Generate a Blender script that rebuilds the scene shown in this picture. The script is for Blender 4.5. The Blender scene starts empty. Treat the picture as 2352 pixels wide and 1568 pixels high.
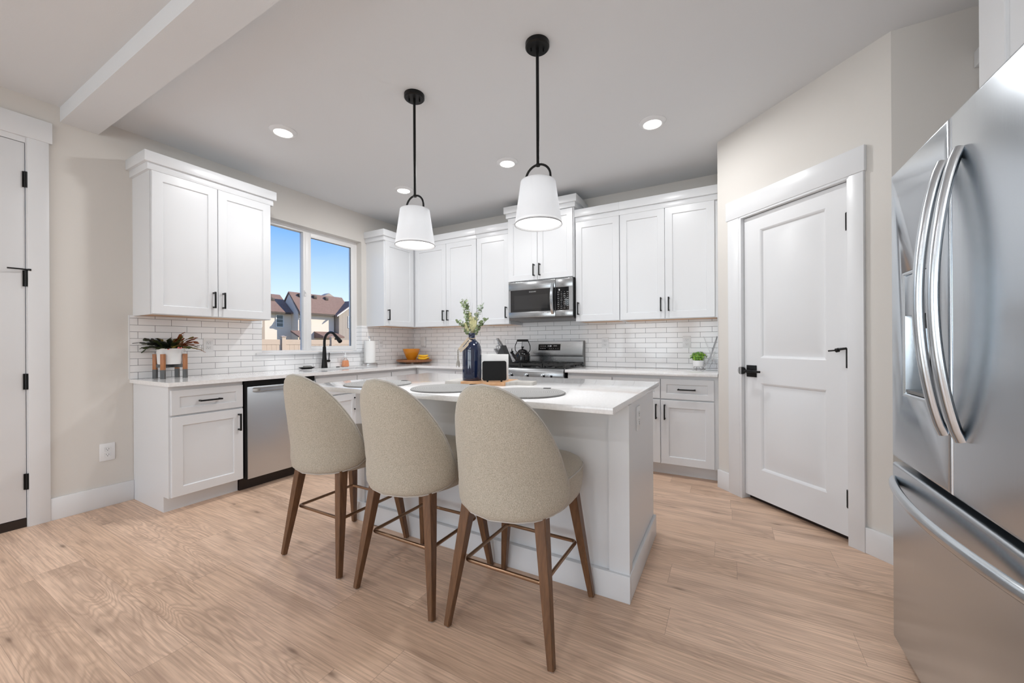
import bpy, bmesh, math, random
from mathutils import Vector, Matrix
PI = math.pi
random.seed(7)
SC = bpy.context.scene
COL = SC.collection

# ------------------------------------------------------------------ camera, world, light, exposure
F_PX, YAW, ROLL, SHY = 893.7, math.radians(28.992), math.radians(-0.303), 6.83
cam_d = bpy.data.cameras.new('camera')
cam = bpy.data.objects.new('camera', cam_d)
COL.objects.link(cam)
cam_d.sensor_width = 36.0
cam_d.lens = 36.0 * F_PX / 2352.0
cam_d.shift_y = SHY / 2352.0
cam_d.clip_start = 0.05
cam_d.clip_end = 500
_f = Vector((-math.sin(YAW), math.cos(YAW), 0)); _r = Vector((math.cos(YAW), math.sin(YAW), 0)); _u = Vector((0, 0, 1))
_r2 = _r * math.cos(ROLL) + _u * math.sin(ROLL); _u2 = _u * math.cos(ROLL) - _r * math.sin(ROLL)
cam.matrix_world = Matrix(((_r2.x, _u2.x, -_f.x, 3.9101), (_r2.y, _u2.y, -_f.y, -4.1744), (_r2.z, _u2.z, -_f.z, 1.1447), (0, 0, 0, 1)))
SC.camera = cam

SC.view_settings.view_transform = 'Standard'
SC.view_settings.look = 'None'
SC.view_settings.gamma = 1.0
SC.view_settings.use_curve_mapping = False
SC.view_settings.exposure = -0.29
SC.cycles.use_denoising = True
SC.cycles.max_bounces = 10
SC.cycles.diffuse_bounces = 6
SC.cycles.sample_clamp_indirect = 6.0

W = bpy.data.worlds.new('sky'); SC.world = W
W.use_nodes = True
nt = W.node_tree; nt.nodes.clear()
_tc = nt.nodes.new('ShaderNodeTexCoord'); _sx = nt.nodes.new('ShaderNodeSeparateXYZ'); _cr = nt.nodes.new('ShaderNodeValToRGB')
_bg = nt.nodes.new('ShaderNodeBackground'); _o = nt.nodes.new('ShaderNodeOutputWorld')
nt.links.new(_tc.outputs['Generated'], _sx.inputs[0]); nt.links.new(_sx.outputs['Z'], _cr.inputs[0])
nt.links.new(_cr.outputs[0], _bg.inputs[0]); nt.links.new(_bg.outputs[0], _o.inputs[0])
_e = _cr.color_ramp.elements
_e[0].position = 0.0; _e[0].color = (.78, .89, .98, 1)
_e[1].position = 0.6; _e[1].color = (.06, .22, .72, 1)
_k = _e.new(0.10); _k.color = (.66, .82, .97, 1)
_k = _e.new(0.27); _k.color = (.15, .40, .92, 1)
_bg.inputs[1].default_value = 1.55


def lamp(name, kind, loc, power, rot=(0, 0, 0), size=(1, 1), color=(1, 1, 1), parent=None, radius=.03):
    d = bpy.data.lights.new(name, kind); d.energy = power; d.color = color
    if kind == 'AREA':
        d.shape = 'RECTANGLE'; d.size, d.size_y = size
    if kind in ('POINT', 'SPOT'):
        d.shadow_soft_size = radius
    o = bpy.data.objects.new(name, d); COL.objects.link(o)
    o.location = loc; o.rotation_euler = rot
    if parent: o.parent = parent
    return o


_sun = lamp('sun', 'SUN', (0, 0, 30), 7.5, color=(1, .93, .82))
_sun.rotation_euler = Vector((-1, -1.3, -.95)).to_track_quat('-Z', 'Y').to_euler()
_sun.data.angle = .009
DAY = (.90, .955, 1.0)
# daylight entering through the living-room glazing behind the camera
lamp('daylight_patio', 'AREA', (-.22, -6.3, 1.2), 76, (0, -PI / 2, 0), (2.1, 2.4), DAY)
lamp('daylight_rear', 'AREA', (1.7, -8.45, 1.45), 62, (PI / 2, 0, 0), (1.9, 1.7), DAY)
lamp('daylight_rear', 'AREA', (4.0, -8.45, 1.45), 62, (PI / 2, 0, 0), (1.9, 1.7), DAY)

# ------------------------------------------------------------------ materials
MATS = {}


def mat(name, col, rough=.5, metal=0.0, **kw):
    if name in MATS: return MATS[name]
    m = bpy.data.materials.new(name); m.use_nodes = True
    b = m.node_tree.nodes['Principled BSDF']
    b.inputs['Base Color'].default_value = (*col, 1)
    b.inputs['Roughness'].default_value = rough
    b.inputs['Metallic'].default_value = metal
    for k, v in kw.items(): b.inputs[k].default_value = v
    MATS[name] = m
    return m


class N:
    """tiny node helper"""
    def __init__(s, m): s.t = m.node_tree; s.b = s.t.nodes['Principled BSDF']
    def n(s, typ, **kw):
        x = s.t.nodes.new('ShaderNode' + typ)
        for k, v in kw.items():
            if k.startswith('i_'):
                k = k[2:]; k = int(k) if k.isdigit() else k.replace('_', ' ')
                if hasattr(v, 'is_output'): s.t.links.new(v, x.inputs[k])
                else: x.inputs[k].default_value = v
            else: setattr(x, k, v)
        return x
    def l(s, a, b): s.t.links.new(a, b)
    def math(s, op, a, b=0.0, c=None):
        x = s.n('Math', operation=op)
        for i, v in enumerate((a, b) if c is None else (a, b, c)):
            if hasattr(v, 'is_output'): s.l(v, x.inputs[i])
            else: x.inputs[i].default_value = v
        return x.outputs[0]
    def mix(s, f, a, b, blend='MIX'):
        x = s.n('Mix', data_type='RGBA', blend_type=blend)
        for i, v in ((0, f), (6, a), (7, b)):
            if hasattr(v, 'is_output'): s.l(v, x.inputs[i])
            else: x.inputs[i].default_value = v if i == 0 else (*v, 1)
        return x.outputs[2]
    def ramp(s, f, pts):
        x = s.n('ValToRGB'); s.l(f, x.inputs[0]); e = x.color_ramp.elements
        while len(e) < len(pts): e.new(.5)
        for k, (p, c) in zip(e, pts):
            k.position = p; k.color = (*c, 1) if len(c) == 3 else c
        return x.outputs[0]
    def bump(s, h, strength=.2, dist=.01):
        x = s.n('Bump'); x.inputs['Strength'].default_value = strength; x.inputs['Distance'].default_value = dist
        s.l(h, x.inputs['Height']); s.l(x.outputs[0], s.b.inputs['Normal'])
    def obj(s, scale=(1, 1, 1), loc=(0, 0, 0), rot=(0, 0, 0), src='Object'):
        tc = s.n('TexCoord'); mp = s.n('Mapping'); s.l(tc.outputs[src], mp.inputs[0])
        mp.inputs['Scale'].default_value = scale; mp.inputs['Location'].default_value = loc; mp.inputs['Rotation'].default_value = rot
        return mp.outputs[0]
    def noise(s, vec, scale, detail=2.0, rough=.5):
        x = s.n('TexNoise'); s.l(vec, x.inputs['Vector']); x.inputs['Scale'].default_value = scale
        x.inputs['Detail'].default_value = detail; x.inputs['Roughness'].default_value = rough
        return x.outputs['Fac']


def textured_paint(name, col, rough, bscale, bstr):
    m = mat(name, col, rough); n = N(m)
    n.bump(n.noise(n.obj(), bscale, 2), bstr, .002)
    return m


M_wall = textured_paint('greige wall paint', (.675, .65, .615), .75, 260, .12)
M_ceil = textured_paint('ceiling paint', (.695, .71, .725), .85, 190, .15)
M_trim = mat('white trim enamel', (.74, .75, .765), .32)
M_cab = mat('white cabinet lacquer', (.715, .73, .75), .30)
M_carc = M_cab
M_vinyl = mat('white window vinyl', (.83, .83, .83), .35)
M_black = mat('matte black metal', (.012, .012, .012), .38, .6)
M_blackp = mat('black plastic', (.008, .008, .0085), .45, 0, **{'Specular IOR Level': .2})
M_glossb = mat('black enamel', (.006, .006, .007), .08, 0, **{'Specular IOR Level': .35})
M_dark = mat('dark toe board', (.022, .012, .008), .55)
M_steel_dark = mat('grey painted steel', (.18, .18, .18), .4, .5)
M_plate = mat('white outlet plastic', (.80, .81, .82), .35)
M_slot = mat('dark slot', (.02, .02, .02), .6)
M_iron = mat('cast iron', (.014, .014, .014), .5)
M_chrome = mat('chrome', (.75, .75, .75), .12, 1.0)
M_white_cer = mat('white ceramic', (.80, .80, .80), .18)
M_silver = mat('brushed silver', (.55, .55, .55), .3, 1.0)
M_lens = mat('lit lens', (1, 1, 1), .5)
M_lens.node_tree.nodes['Principled BSDF'].inputs['Emission Color'].default_value = (1, .97, .92, 1)
M_lens.node_tree.nodes['Principled BSDF'].inputs['Emission Strength'].default_value = 5.0
M_glow = mat('lit diffuser', (.9, .9, .9), .5)
M_glow.node_tree.nodes['Principled BSDF'].inputs['Emission Color'].default_value = (1, .97, .93, 1)
M_glow.node_tree.nodes['Principled BSDF'].inputs['Emission Strength'].default_value = 1.6
M_digit = mat('lit digits', (.6, .6, .6), .5)
M_digit.node_tree.nodes['Principled BSDF'].inputs['Emission Color'].default_value = (.8, .85, .9, 1)
M_digit.node_tree.nodes['Principled BSDF'].inputs['Emission Strength'].default_value = .5
M_print = mat('pale grey print', (.45, .45, .45), .5)


def steel(name, col, rough, horiz=True, scale=900):
    m = mat(name, col, rough, 1.0); n = N(m)
    v = n.obj((1.5, 1.5, scale) if horiz else (scale, scale, 1.5))
    x = n.noise(v, 1.0, 2)
    r = n.n('MapRange', i_Value=x, i_3=rough - .05, i_4=rough + .07)
    n.l(r.outputs[0], n.b.inputs['Roughness'])
    n.bump(x, .03, .001)
    return m


M_steel = steel('brushed stainless steel', (.60, .635, .67), .36)
M_steel2 = steel('dark brushed stainless steel', (.40, .41, .42), .24)
M_fridge = steel('smooth stainless steel', (.55, .59, .63), .23, False)
M_handle = steel('polished stainless bar', (.57, .61, .645), .2)
M_bronze = mat('antique bronze tube', (.30, .19, .12), .3, 1.0)

# quartz
M_quartz = mat('white quartz', (.84, .84, .845), .10); n = N(M_quartz)
n.l(n.mix(n.ramp(n.noise(n.obj(), 90, 3), [(.35, (0, 0, 0)), (.7, (1, 1, 1))]), (.80, .80, .80), (.87, .87, .875)), n.b.inputs['Base Color'])
n.b.inputs['Coat Weight'].default_value = .2


def tile_mat(name, axis, loc):
    m = mat(name, (.85, .85, .85), .12); n = N(m)
    tc = n.n('TexCoord'); s = n.n('SeparateXYZ', i_0=tc.outputs['Object']); c = n.n('CombineXYZ')
    n.l(s.outputs[axis], c.inputs[0]); n.l(s.outputs[2], c.inputs[1])
    mp = n.n('Mapping', i_0=c.outputs[0]); mp.inputs['Location'].default_value = (*loc, 0)
    br = n.n('TexBrick', i_0=mp.outputs[0], offset=.5, offset_frequency=2)
    for k, v in (('Color1', (.92, .925, .935, 1)), ('Color2', (.90, .905, .915, 1)), ('Mortar', (.24, .24, .25, 1)), ('Scale', 1), ('Mortar Size', .0016),
                 ('Mortar Smooth', .1), ('Brick Width', .2032), ('Row Height', .0508)):
        br.inputs[k].default_value = v
    n.l(br.outputs['Color'], n.b.inputs['Base Color'])
    wave = n.noise(tc.outputs['Object'], 9, 1)
    h = n.math('ADD', n.math('MULTIPLY', br.outputs['Fac'], -1.0), n.math('MULTIPLY', wave, .9))
    n.bump(h, .35, .0022)
    r = n.n('MapRange', i_Value=br.outputs['Fac'], i_3=.10, i_4=.7); n.l(r.outputs[0], n.b.inputs['Roughness'])
    return m


M_tile_y = tile_mat('white subway tile along the window wall', 1, (2.971 + .1016, -.9))
M_tile_x = tile_mat('white subway tile along the range wall', 0, (-1.647 + .1016, -.9))

# floor planks along x
M_floor = mat('oak plank floor', (.5, .35, .25), .42); n = N(M_floor)
tc = n.n('TexCoord'); s = n.n('SeparateXYZ', i_0=tc.outputs['Object'])
PW, PL = .182, 1.22
row = n.math('FLOOR', n.math('DIVIDE', s.outputs[1], PW))
wn = n.n('TexWhiteNoise', noise_dimensions='1D', i_W=row)
xo = n.math('ADD', n.math('DIVIDE', s.outputs[0], PL), n.math('MULTIPLY', wn.outputs[0], 7.3))
pk = n.math('FLOOR', xo)
cv = n.n('CombineXYZ', i_0=row, i_1=pk)
wp = n.n('TexWhiteNoise', noise_dimensions='2D', i_0=cv.outputs[0])
rnd = wp.outputs['Value']
fy = n.math('FRACT', n.math('DIVIDE', s.outputs[1], PW)); fx = n.math('FRACT', xo)
edge_y = n.math('LESS_THAN', n.math('MINIMUM', fy, n.math('SUBTRACT', 1.0, fy)), .0045)
edge_x = n.math('LESS_THAN', n.math('MINIMUM', fx, n.math('SUBTRACT', 1.0, fx)), .0008)
edge = n.math('MAXIMUM', edge_y, edge_x)
off = n.math('MULTIPLY', rnd, 40.0)
gv = n.n('CombineXYZ', i_0=n.math('ADD', n.math('MULTIPLY', s.outputs[0], 1.0), off), i_1=n.math('ADD', s.outputs[1], off), i_2=off)
# cathedral figure: contour lines of a stretched noise field
m1 = n.n('Mapping', i_0=gv.outputs[0]); m1.inputs['Scale'].default_value = (1.3, 7.0, 1)
f1 = n.noise(m1.outputs[0], 1.0, 2.5, .45)
rings = n.math('SINE', n.math('MULTIPLY', f1, 150.0))
rings = n.math('POWER', n.math('ADD', n.math('MULTIPLY', rings, .5), .5), 2.0)
m2 = n.n('Mapping', i_0=gv.outputs[0]); m2.inputs['Scale'].default_value = (4, 140, 1)
fine = n.noise(m2.outputs[0], 1.0, 3, .6)
m3 = n.n('Mapping', i_0=gv.outputs[0]); m3.inputs['Scale'].default_value = (1.6, 9, 1)
blot = n.noise(m3.outputs[0], 1.0, 3, .6)
m4 = n.n('Mapping', i_0=gv.outputs[0]); m4.inputs['Scale'].default_value = (1.0, 3.6, 1)
vo = n.n('TexVoronoi', i_0=m4.outputs[0]); vo.inputs['Scale'].default_value = 2.3; vo.inputs['Randomness'].default_value = 1
vd = n.math('ADD', vo.outputs['Distance'], n.math('MULTIPLY', n.math('SUBTRACT', blot, .5), .16))
knot = n.ramp(vd, [(.0, (1, 1, 1)), (.035, (.85, .85, .85)), (.10, (.25, .25, .25)), (.22, (0, 0, 0))])
base = n.mix(rnd, (.73, .512, .368), (.845, .612, .458))
m5 = n.n('Mapping', i_0=gv.outputs[0]); m5.inputs['Scale'].default_value = (.55, 3.2, 1)
msk = n.ramp(n.noise(m5.outputs[0], 1.0, 1), [(.47, (0, 0, 0)), (.66, (1, 1, 1))])
c1 = n.mix(n.math('MULTIPLY', n.math('MULTIPLY', rings, msk), .42), base, (.36, .235, .165))
c2 = n.mix(n.ramp(fine, [(.32, (.55, .55, .55)), (.62, (0, 0, 0))]), c1, (.34, .215, .145))
c3 = n.mix(n.ramp(blot, [(.50, (0, 0, 0)), (.74, (.6, .6, .6))]), c2, (.33, .215, .155))
m6 = n.n('Mapping', i_0=gv.outputs[0]); m6.inputs['Scale'].default_value = (2.6, 26, 1)
streak = n.ramp(n.noise(m6.outputs[0], 1.0, 2, .5), [(.66, (0, 0, 0)), (.82, (.6, .6, .6))])
c3 = n.mix(streak, c3, (.27, .17, .11))
c4 = n.mix(n.math('MULTIPLY', knot, .85), c3, (.15, .088, .055))
c5 = n.mix(n.math('MULTIPLY', edge, .5), c4, (.22, .14, .10))
n.l(c5, n.b.inputs['Base Color'])
hgt = n.math('ADD', n.math('MULTIPLY', n.math('MULTIPLY', rings, msk), .7), n.math('ADD', n.math('MULTIPLY', fine, .5), n.math('MULTIPLY', edge, -2.0)))
n.bump(hgt, .3, .0012)


def wood(name, a, b, scale=(3, 3, 40), rough=.45):
    m = mat(name, a, rough); n = N(m)
    f = n.noise(n.obj(scale), 2.0, 3, .6)
    n.l(n.mix(n.ramp(f, [(.3, (0, 0, 0)), (.7, (1, 1, 1))]), a, b), n.b.inputs['Base Color'])
    n.bump(f, .1, .002)
    return m


M_leg = wood('walnut stained leg', (.10, .047, .022), (.175, .084, .038), (40, 40, 4), .38)
M_under = wood('raw plywood underside', (.62, .36, .18), (.72, .45, .25), (6, 6, 30))
M_board = wood('acacia board', (.52, .28, .13), (.66, .40, .22), (8, 50, 8))
M_boardend = wood('grey limed board end', (.46, .44, .41), (.56, .54, .51), (8, 50, 8))
M_tray = wood('dark walnut tray', (.20, .075, .03), (.33, .14, .06), (8, 40, 8), .3)
M_standw = wood('copper brown wood', (.30, .105, .035), (.42, .17, .06), (30, 30, 5))
M_standg = wood('charcoal dipped wood', (.055, .055, .055), (.10, .10, .10), (30, 30, 5))
M_tag = wood('driftwood tag', (.42, .33, .24), (.55, .46, .35), (30, 30, 8), .7)

# fabric: woven heather
M_fab = mat('heather upholstery', (.46, .42, .37), .9); n = N(M_fab)
v = n.obj((1, 1, .45))
a = n.noise(v, 560, 2, .75); b2 = n.noise(n.obj((1, 1, .3)), 150, 2, .6)
n.l(n.mix(n.ramp(a, [(.34, (0, 0, 0)), (.66, (1, 1, 1))]), (.30, .265, .205), (.57, .515, .43)), n.b.inputs['Base Color'])
n.bump(n.math('ADD', a, b2), .35, .0018)
n.b.inputs['Sheen Weight'].default_value = .25
M_pipe = mat('grey seam piping', (.50, .475, .44), .85)

# lamp shade
M_shade = bpy.data.materials.new('white linen shade'); M_shade.use_nodes = True
t = M_shade.node_tree; t.nodes.clear()
_d = t.nodes.new('ShaderNodeBsdfDiffuse'); _t = t.nodes.new('ShaderNodeBsdfTranslucent'); _m = t.nodes.new('ShaderNodeMixShader'); _o = t.nodes.new('ShaderNodeOutputMaterial')
_d.inputs[0].default_value = (.85, .86, .875, 1); _t.inputs[0].default_value = (.85, .86, .875, 1); _m.inputs[0].default_value = .45
t.links.new(_d.outputs[0], _m.inputs[1]); t.links.new(_t.outputs[0], _m.inputs[2]); t.links.new(_m.outputs[0], _o.inputs[0])


def thin_glass(name, tint=(1, 1, 1), rough=0.0):
    m = bpy.data.materials.new(name); m.use_nodes = True; t = m.node_tree; t.nodes.clear()
    a = t.nodes.new('ShaderNodeBsdfTransparent'); g = t.nodes.new('ShaderNodeBsdfGlossy'); f = t.nodes.new('ShaderNodeFresnel')
    x = t.nodes.new('ShaderNodeMixShader'); o = t.nodes.new('ShaderNodeOutputMaterial')
    a.inputs[0].default_value = (*tint, 1); g.inputs['Roughness'].default_value = rough; f.inputs[0].default_value = 1.25
    t.links.new(f.outputs[0], x.inputs[0]); t.links.new(a.outputs[0], x.inputs[1]); t.links.new(g.outputs[0], x.inputs[2]); t.links.new(x.outputs[0], o.inputs[0])
    return m


M_glass = thin_glass('window glass', (.97, .98, .98))
M_soap = thin_glass('clear bottle', (.95, .92, .90), .02)
M_wglass = mat('black oven glass', (.02, .02, .021), .03)
M_vase = mat('cobalt glaze', (.007, .014, .045), .05)
M_vase.node_tree.nodes['Principled BSDF'].inputs['Coat Weight'].default_value = .6

# ------------------------------------------------------------------ mesh helpers


def box(bm, x0, x1, y0, y1, z0, z1, bev=0, M=None, seg=2):
    r = bmesh.ops.create_cube(bm, size=1.0)
    vs = r['verts']
    bmesh.ops.scale(bm, vec=(x1 - x0, y1 - y0, z1 - z0), verts=vs)
    bmesh.ops.translate(bm, vec=((x0 + x1) / 2, (y0 + y1) / 2, (z0 + z1) / 2), verts=vs)
    if bev:
        es = list({e for v in vs for e in v.link_edges})
        g = bmesh.ops.bevel(bm, geom=es, offset=bev, segments=seg, affect='EDGES', profile=.5)
        vs = list({v for f in g['faces'] for v in f.verts} | {v for v in vs if v.is_valid})
        if M is not None:
            seen = set(vs); st = list(vs)
            while st:
                v0 = st.pop()
                for e in v0.link_edges:
                    o = e.other_vert(v0)
                    if o not in seen: seen.add(o); st.append(o)
            vs = list(seen)
    if M is not None: bmesh.ops.transform(bm, matrix=M, verts=vs)
    return vs


def lathe(bm, prof, seg=32, c=(0, 0, 0), M=None):
    rings = []; vs = []
    for r, z in prof:
        if r < 1e-6: ring = [bm.verts.new((c[0], c[1], c[2] + z))]
        else: ring = [bm.verts.new((c[0] + r * math.cos(2 * PI * i / seg), c[1] + r * math.sin(2 * PI * i / seg), c[2] + z)) for i in range(seg)]
        rings.append(ring); vs += ring
    for a, b in zip(rings, rings[1:]):
        for i in range(seg):
            j = (i + 1) % seg
            if len(a) == 1 and len(b) == 1: break
            if len(a) == 1: bm.faces.new((a[0], b[i], b[j]))
            elif len(b) == 1: bm.faces.new((a[i], b[0], a[j]))
            else: bm.faces.new((a[i], b[i], b[j], a[j]))
    if M is not None: bmesh.ops.transform(bm, matrix=M, verts=vs)
    return vs


def tube(bm, pts, r, seg=10, sect=None, up=None, caps=True, closed=False):
    """sweep a circle (or a section of (a,b) points) along pts"""
    pts = [Vector(p) for p in pts]; k = len(pts)
    rr = r if isinstance(r, (list, tuple)) else [r] * k
    rings = []; prev = None
    for i, p in enumerate(pts):
        if closed: tan = (pts[(i + 1) % k] - pts[i - 1]).normalized()
        else: tan = (pts[min(i + 1, k - 1)] - pts[max(i - 1, 0)]).normalized()
        if up is not None: nrm = Vector(up)
        elif prev is None: nrm = Vector((0, 0, 1)) if abs(tan.z) < .9 else Vector((1, 0, 0))
        else: nrm = prev
        nrm = (nrm - tan * nrm.dot(tan)).normalized(); prev = nrm; bn = tan.cross(nrm)
        if sect: ring = [bm.verts.new(p + nrm * a * rr[i] + bn * b * rr[i]) for a, b in sect]
        else: ring = [bm.verts.new(p + (nrm * math.cos(2 * PI * j / seg) + bn * math.sin(2 * PI * j / seg)) * rr[i]) for j in range(seg)]
        rings.append(ring)
    m = len(rings[0])
    for a, b in zip(rings, rings[1:] + ([rings[0]] if closed else [])):
        for j in range(m):
            q = (j + 1) % m
            bm.faces.new((a[j], a[q], b[q], b[j]))
    if caps and not closed:
        bm.faces.new(rings[0][::-1]); bm.faces.new(rings[-1])
    return [v for g in rings for v in g]


def prism(bm, poly, a, b, axis='y', M=None):
    def mk(p, t): return {'x': (t, p[0], p[1]), 'y': (p[0], t, p[1]), 'z': (p[0], p[1], t)}[axis]
    A = [bm.verts.new(mk(p, a)) for p in poly]; B = [bm.verts.new(mk(p, b)) for p in poly]
    bm.faces.new(A); bm.faces.new(B[::-1]); k = len(poly)
    for i in range(k):
        j = (i + 1) % k; bm.faces.new((A[j], A[i], B[i], B[j]))
    if M is not None: bmesh.ops.transform(bm, matrix=M, verts=A + B)
    return A + B


def nest(bm, x0, x1, z0, z1, rings, fill=True):
    """stack of nested rectangles (inset, y): shaker and raised panels"""
    R = []
    for ins, y in rings:
        R.append([bm.verts.new(p) for p in ((x0 + ins, y, z0 + ins), (x1 - ins, y, z0 + ins), (x1 - ins, y, z1 - ins), (x0 + ins, y, z1 - ins))])
    for a, b in zip(R, R[1:]):
        for i in range(4):
            j = (i + 1) % 4; bm.faces.new((a[i], a[j], b[j], b[i]))
    if fill: bm.faces.new(R[-1])
    return R


def obj(name, bm, m, parent=None, smooth=35, loc=None):
    bmesh.ops.recalc_face_normals(bm, faces=bm.faces[:])
    if smooth:
        lim = math.radians(smooth)
        for f in bm.faces: f.smooth = True
        for e in bm.edges:
            if len(e.link_faces) != 2 or e.calc_face_angle(0) > lim: e.smooth = False
    me = bpy.data.meshes.new(name); bm.to_mesh(me); bm.free()
    o = bpy.data.objects.new(name, me); COL.objects.link(o)
    for x in (m if isinstance(m, (list, tuple)) else [m]): me.materials.append(x)
    if parent: o.parent = parent
    if loc: o.location = loc
    return o


def B(): return bmesh.new()


def bx(name, m, parent, *a, bev=0, loc=None):
    bm = B(); box(bm, *a, bev=bev); return obj(name, bm, m, parent, loc=loc)


def thing(name, label, cat, loc=(0, 0, 0), rz=0, group=None):
    o = bpy.data.objects.new(name, None); COL.objects.link(o); o.empty_display_size = .1
    o.location = loc; o.rotation_euler = (0, 0, rz); o['label'] = label; o['category'] = cat
    if group: o['group'] = group
    return o


def tag(o, label, cat, group=None):
    o['label'] = label; o['category'] = cat
    if group: o['group'] = group
    return o


def struct(o):
    o['kind'] = 'structure'; return o


def copy_tree(o, parent=None):
    c = o.copy(); COL.objects.link(c)
    if parent is not None: c.parent = parent
    for ch in list(o.children): copy_tree(ch, c)
    return c


def text_mesh(name, s, size, m, parent, loc, rot, depth=.0004):
    cu = bpy.data.curves.new(name, 'FONT'); cu.body = s; cu.size = size; cu.extrude = depth; cu.align_x = 'CENTER'; cu.align_y = 'CENTER'
    o = bpy.data.objects.new(name, cu); COL.objects.link(o)
    me = bpy.data.meshes.new_from_object(o.evaluated_get(bpy.context.evaluated_depsgraph_get()))
    bpy.data.objects.remove(o)
    o = bpy.data.objects.new(name, me); COL.objects.link(o); me.materials.clear(); me.materials.append(m)
    o.parent = parent; o.location = loc; o.rotation_euler = rot
    return o


# ------------------------------------------------------------------ room shell
H = 2.751
YR = -8.2           # rear wall
XR = 5.29           # right wall
PX, PY, PLN = 3.845, -.656, 1.145
S2 = 2 ** -.5
bm = B(); box(bm, -.16, XR + .16, YR - .16, .16, -.12, 0); struct(obj('floor', bm, M_floor))
bm = B(); box(bm, -.16, XR + .16, YR - .16, .16, H, H + .2); struct(obj('ceiling', bm, M_ceil))
bm = B(); box(bm, 0, XR, -3.357, -3.175, 2.652, H); struct(obj('ceiling_beam', bm, M_ceil))
# window wall (x=0): window, entry door, patio glazing
KW = (-2.075, -.905, 1.075, 2.404)
bm = B()
def wallx(y0, y1, z0, z1): box(bm, -.16, 0, y0, y1, z0, z1)
wallx(KW[1], .16, 0, H); wallx(KW[0], KW[1], 0, KW[2]); wallx(KW[0], KW[1], KW[3], H)
wallx(-3.506, KW[0], 0, H); wallx(-4.42, -3.506, 2.445, H); wallx(-5.1, -4.42, 0, H)
wallx(-7.5, -5.1, 2.25, H); wallx(YR - .16, -7.5, 0, H); wallx(-7.5, -5.1, 0, .03)
struct(obj('wall_left', bm, M_wall))
bm = B(); box(bm, 0, XR + .16, 0, .16, 0, H); struct(obj('wall_back', bm, M_wall))
# pantry corner
bm = B()
P1 = Vector((PX, PY, 0)); P2 = P1 + Vector((S2, -S2, 0)) * PLN
box(bm, PX, PX + .1, PY, 0, 0, H)
MP = Matrix.Translation(P1) @ Matrix.Rotation(-PI / 4, 4, 'Z')
for a in ((0, .214, 0, H), (.958, PLN, 0, H), (.214, .958, 2.08, H)):
    box(bm, a[0], a[1], 0, .1, a[2], a[3], M=MP)
struct(obj('wall_pantry', bm, M_wall))
bm = B(); box(bm, P2.x, XR + .16, P2.y, P2.y + .1, 0, H); struct(obj('wall_fridge_nook', bm, M_wall))
bm = B(); box(bm, XR, XR + .16, YR - .16, P2.y, 0, H); struct(obj('wall_right', bm, M_wall))
bm = B()
for a in ((-.16, .75, 0, H), (2.65, 3.05, 0, H), (4.95, XR, 0, H), (.75, 2.65, 0, .6), (3.05, 4.95, 0, .6), (.75, 2.65, 2.3, H), (3.05, 4.95, 2.3, H)):
    box(bm, a[0], a[1], YR - .16, YR, a[2], a[3])
struct(obj('wall_rear', bm, M_wall))

# kitchen window
def glazing(name, loc, rz, w, h, cols, rows, fr=.05, mull=.03):
    root = struct(thing(name, 'window', 'window', loc, rz)); del root['label']; del root['category']
    bm = B()
    box(bm, 0, w, 0, .06, 0, fr); box(bm, 0, w, 0, .06, h - fr, h); box(bm, 0, fr, 0, .06, fr, h - fr); box(bm, w - fr, w, 0, .06, fr, h - fr)
    for i in range(1, cols): box(bm, w * i / cols - mull / 2, w * i / cols + mull / 2, .01, .05, fr, h - fr)
    for i in range(1, rows): box(bm, fr, w - fr, .01, .05, h * i / rows - mull / 2, h * i / rows + mull / 2)
    obj('frame', bm, M_vinyl, root)
    bx('pane', M_glass, root, fr, w - fr, .028, .032, fr, h - fr)
    return root

w1 = struct(thing('window_1', '', '', (-.085, KW[0], KW[2] + .004), PI / 2)); del w1['label']; del w1['category']
WW = KW[1] - KW[0]; WH = KW[3] - KW[2] - .004
bm = B()
box(bm, 0, .03, 0, .07, 0, WH); box(bm, WW - .028, WW, 0, .07, 0, WH); box(bm, .03, WW - .028, 0, .07, 0, .018); box(bm, .03, WW - .028, 0, .07, WH - .035, WH)
box(bm, .478, .51, -.004, .06, .018, WH - .035, .003)
obj('frame', bm, M_vinyl, w1)
bm = B()   # sliding sash, right half
sx0, sx1, sz0, sz1 = .51, WW - .028, .014, WH - .03
box(bm, sx0, sx0 + .058, -.002, .045, sz0, sz1, .003); box(bm, sx1 - .052, sx1, -.002, .045, sz0, sz1, .003)
box(bm, sx0 + .05, sx1 - .05, -.002, .045, sz0, sz0 + .045, .003); box(bm, sx0 + .05, sx1 - .05, -.002, .045, sz1 - .045, sz1, .003)
obj('sash', bm, M_vinyl, w1)
bx('sash_gasket', M_blackp, w1, sx0 + .0575, sx1 - .0515, .012, .018, sz0 + .0445, sz0 + .047)
bx('sash_gasket', M_blackp, w1, sx1 - .0545, sx1 - .0515, .012, .018, sz0 + .045, sz1 - .045)
bx('sash_gasket', M_blackp, w1, sx0 + .0575, sx0 + .0605, .012, .018, sz0 + .045, sz1 - .045)
bx('sash_gasket', M_blackp, w1, sx0 + .0575, sx1 - .0515, .012, .018, sz1 - .0475, sz1 - .0445)
bx('pane', M_glass, w1, .03, .48, .036, .040, .018, WH - .035)
bx('pane', M_glass, w1, sx0 + .055, sx1 - .05, .02, .024, sz0 + .04, sz1 - .04)
bm = B(); box(bm, .485, .503, -.018, -.004, .60, .66, .004); box(bm, .488, .5, -.03, -.012, .63, .645, .003); obj('latch', bm, M_vinyl, w1)
bm = B(); box(bm, -.088, .028, KW[0] - .058, KW[1] + .0, KW[2] - .022, KW[2] + .002, .004)
struct(obj('window_sill', bm, M_trim))
glazing('window_2', (-.06, -7.5, .03), PI / 2, 2.4, 2.22, 2, 1, .07, .09)
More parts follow.
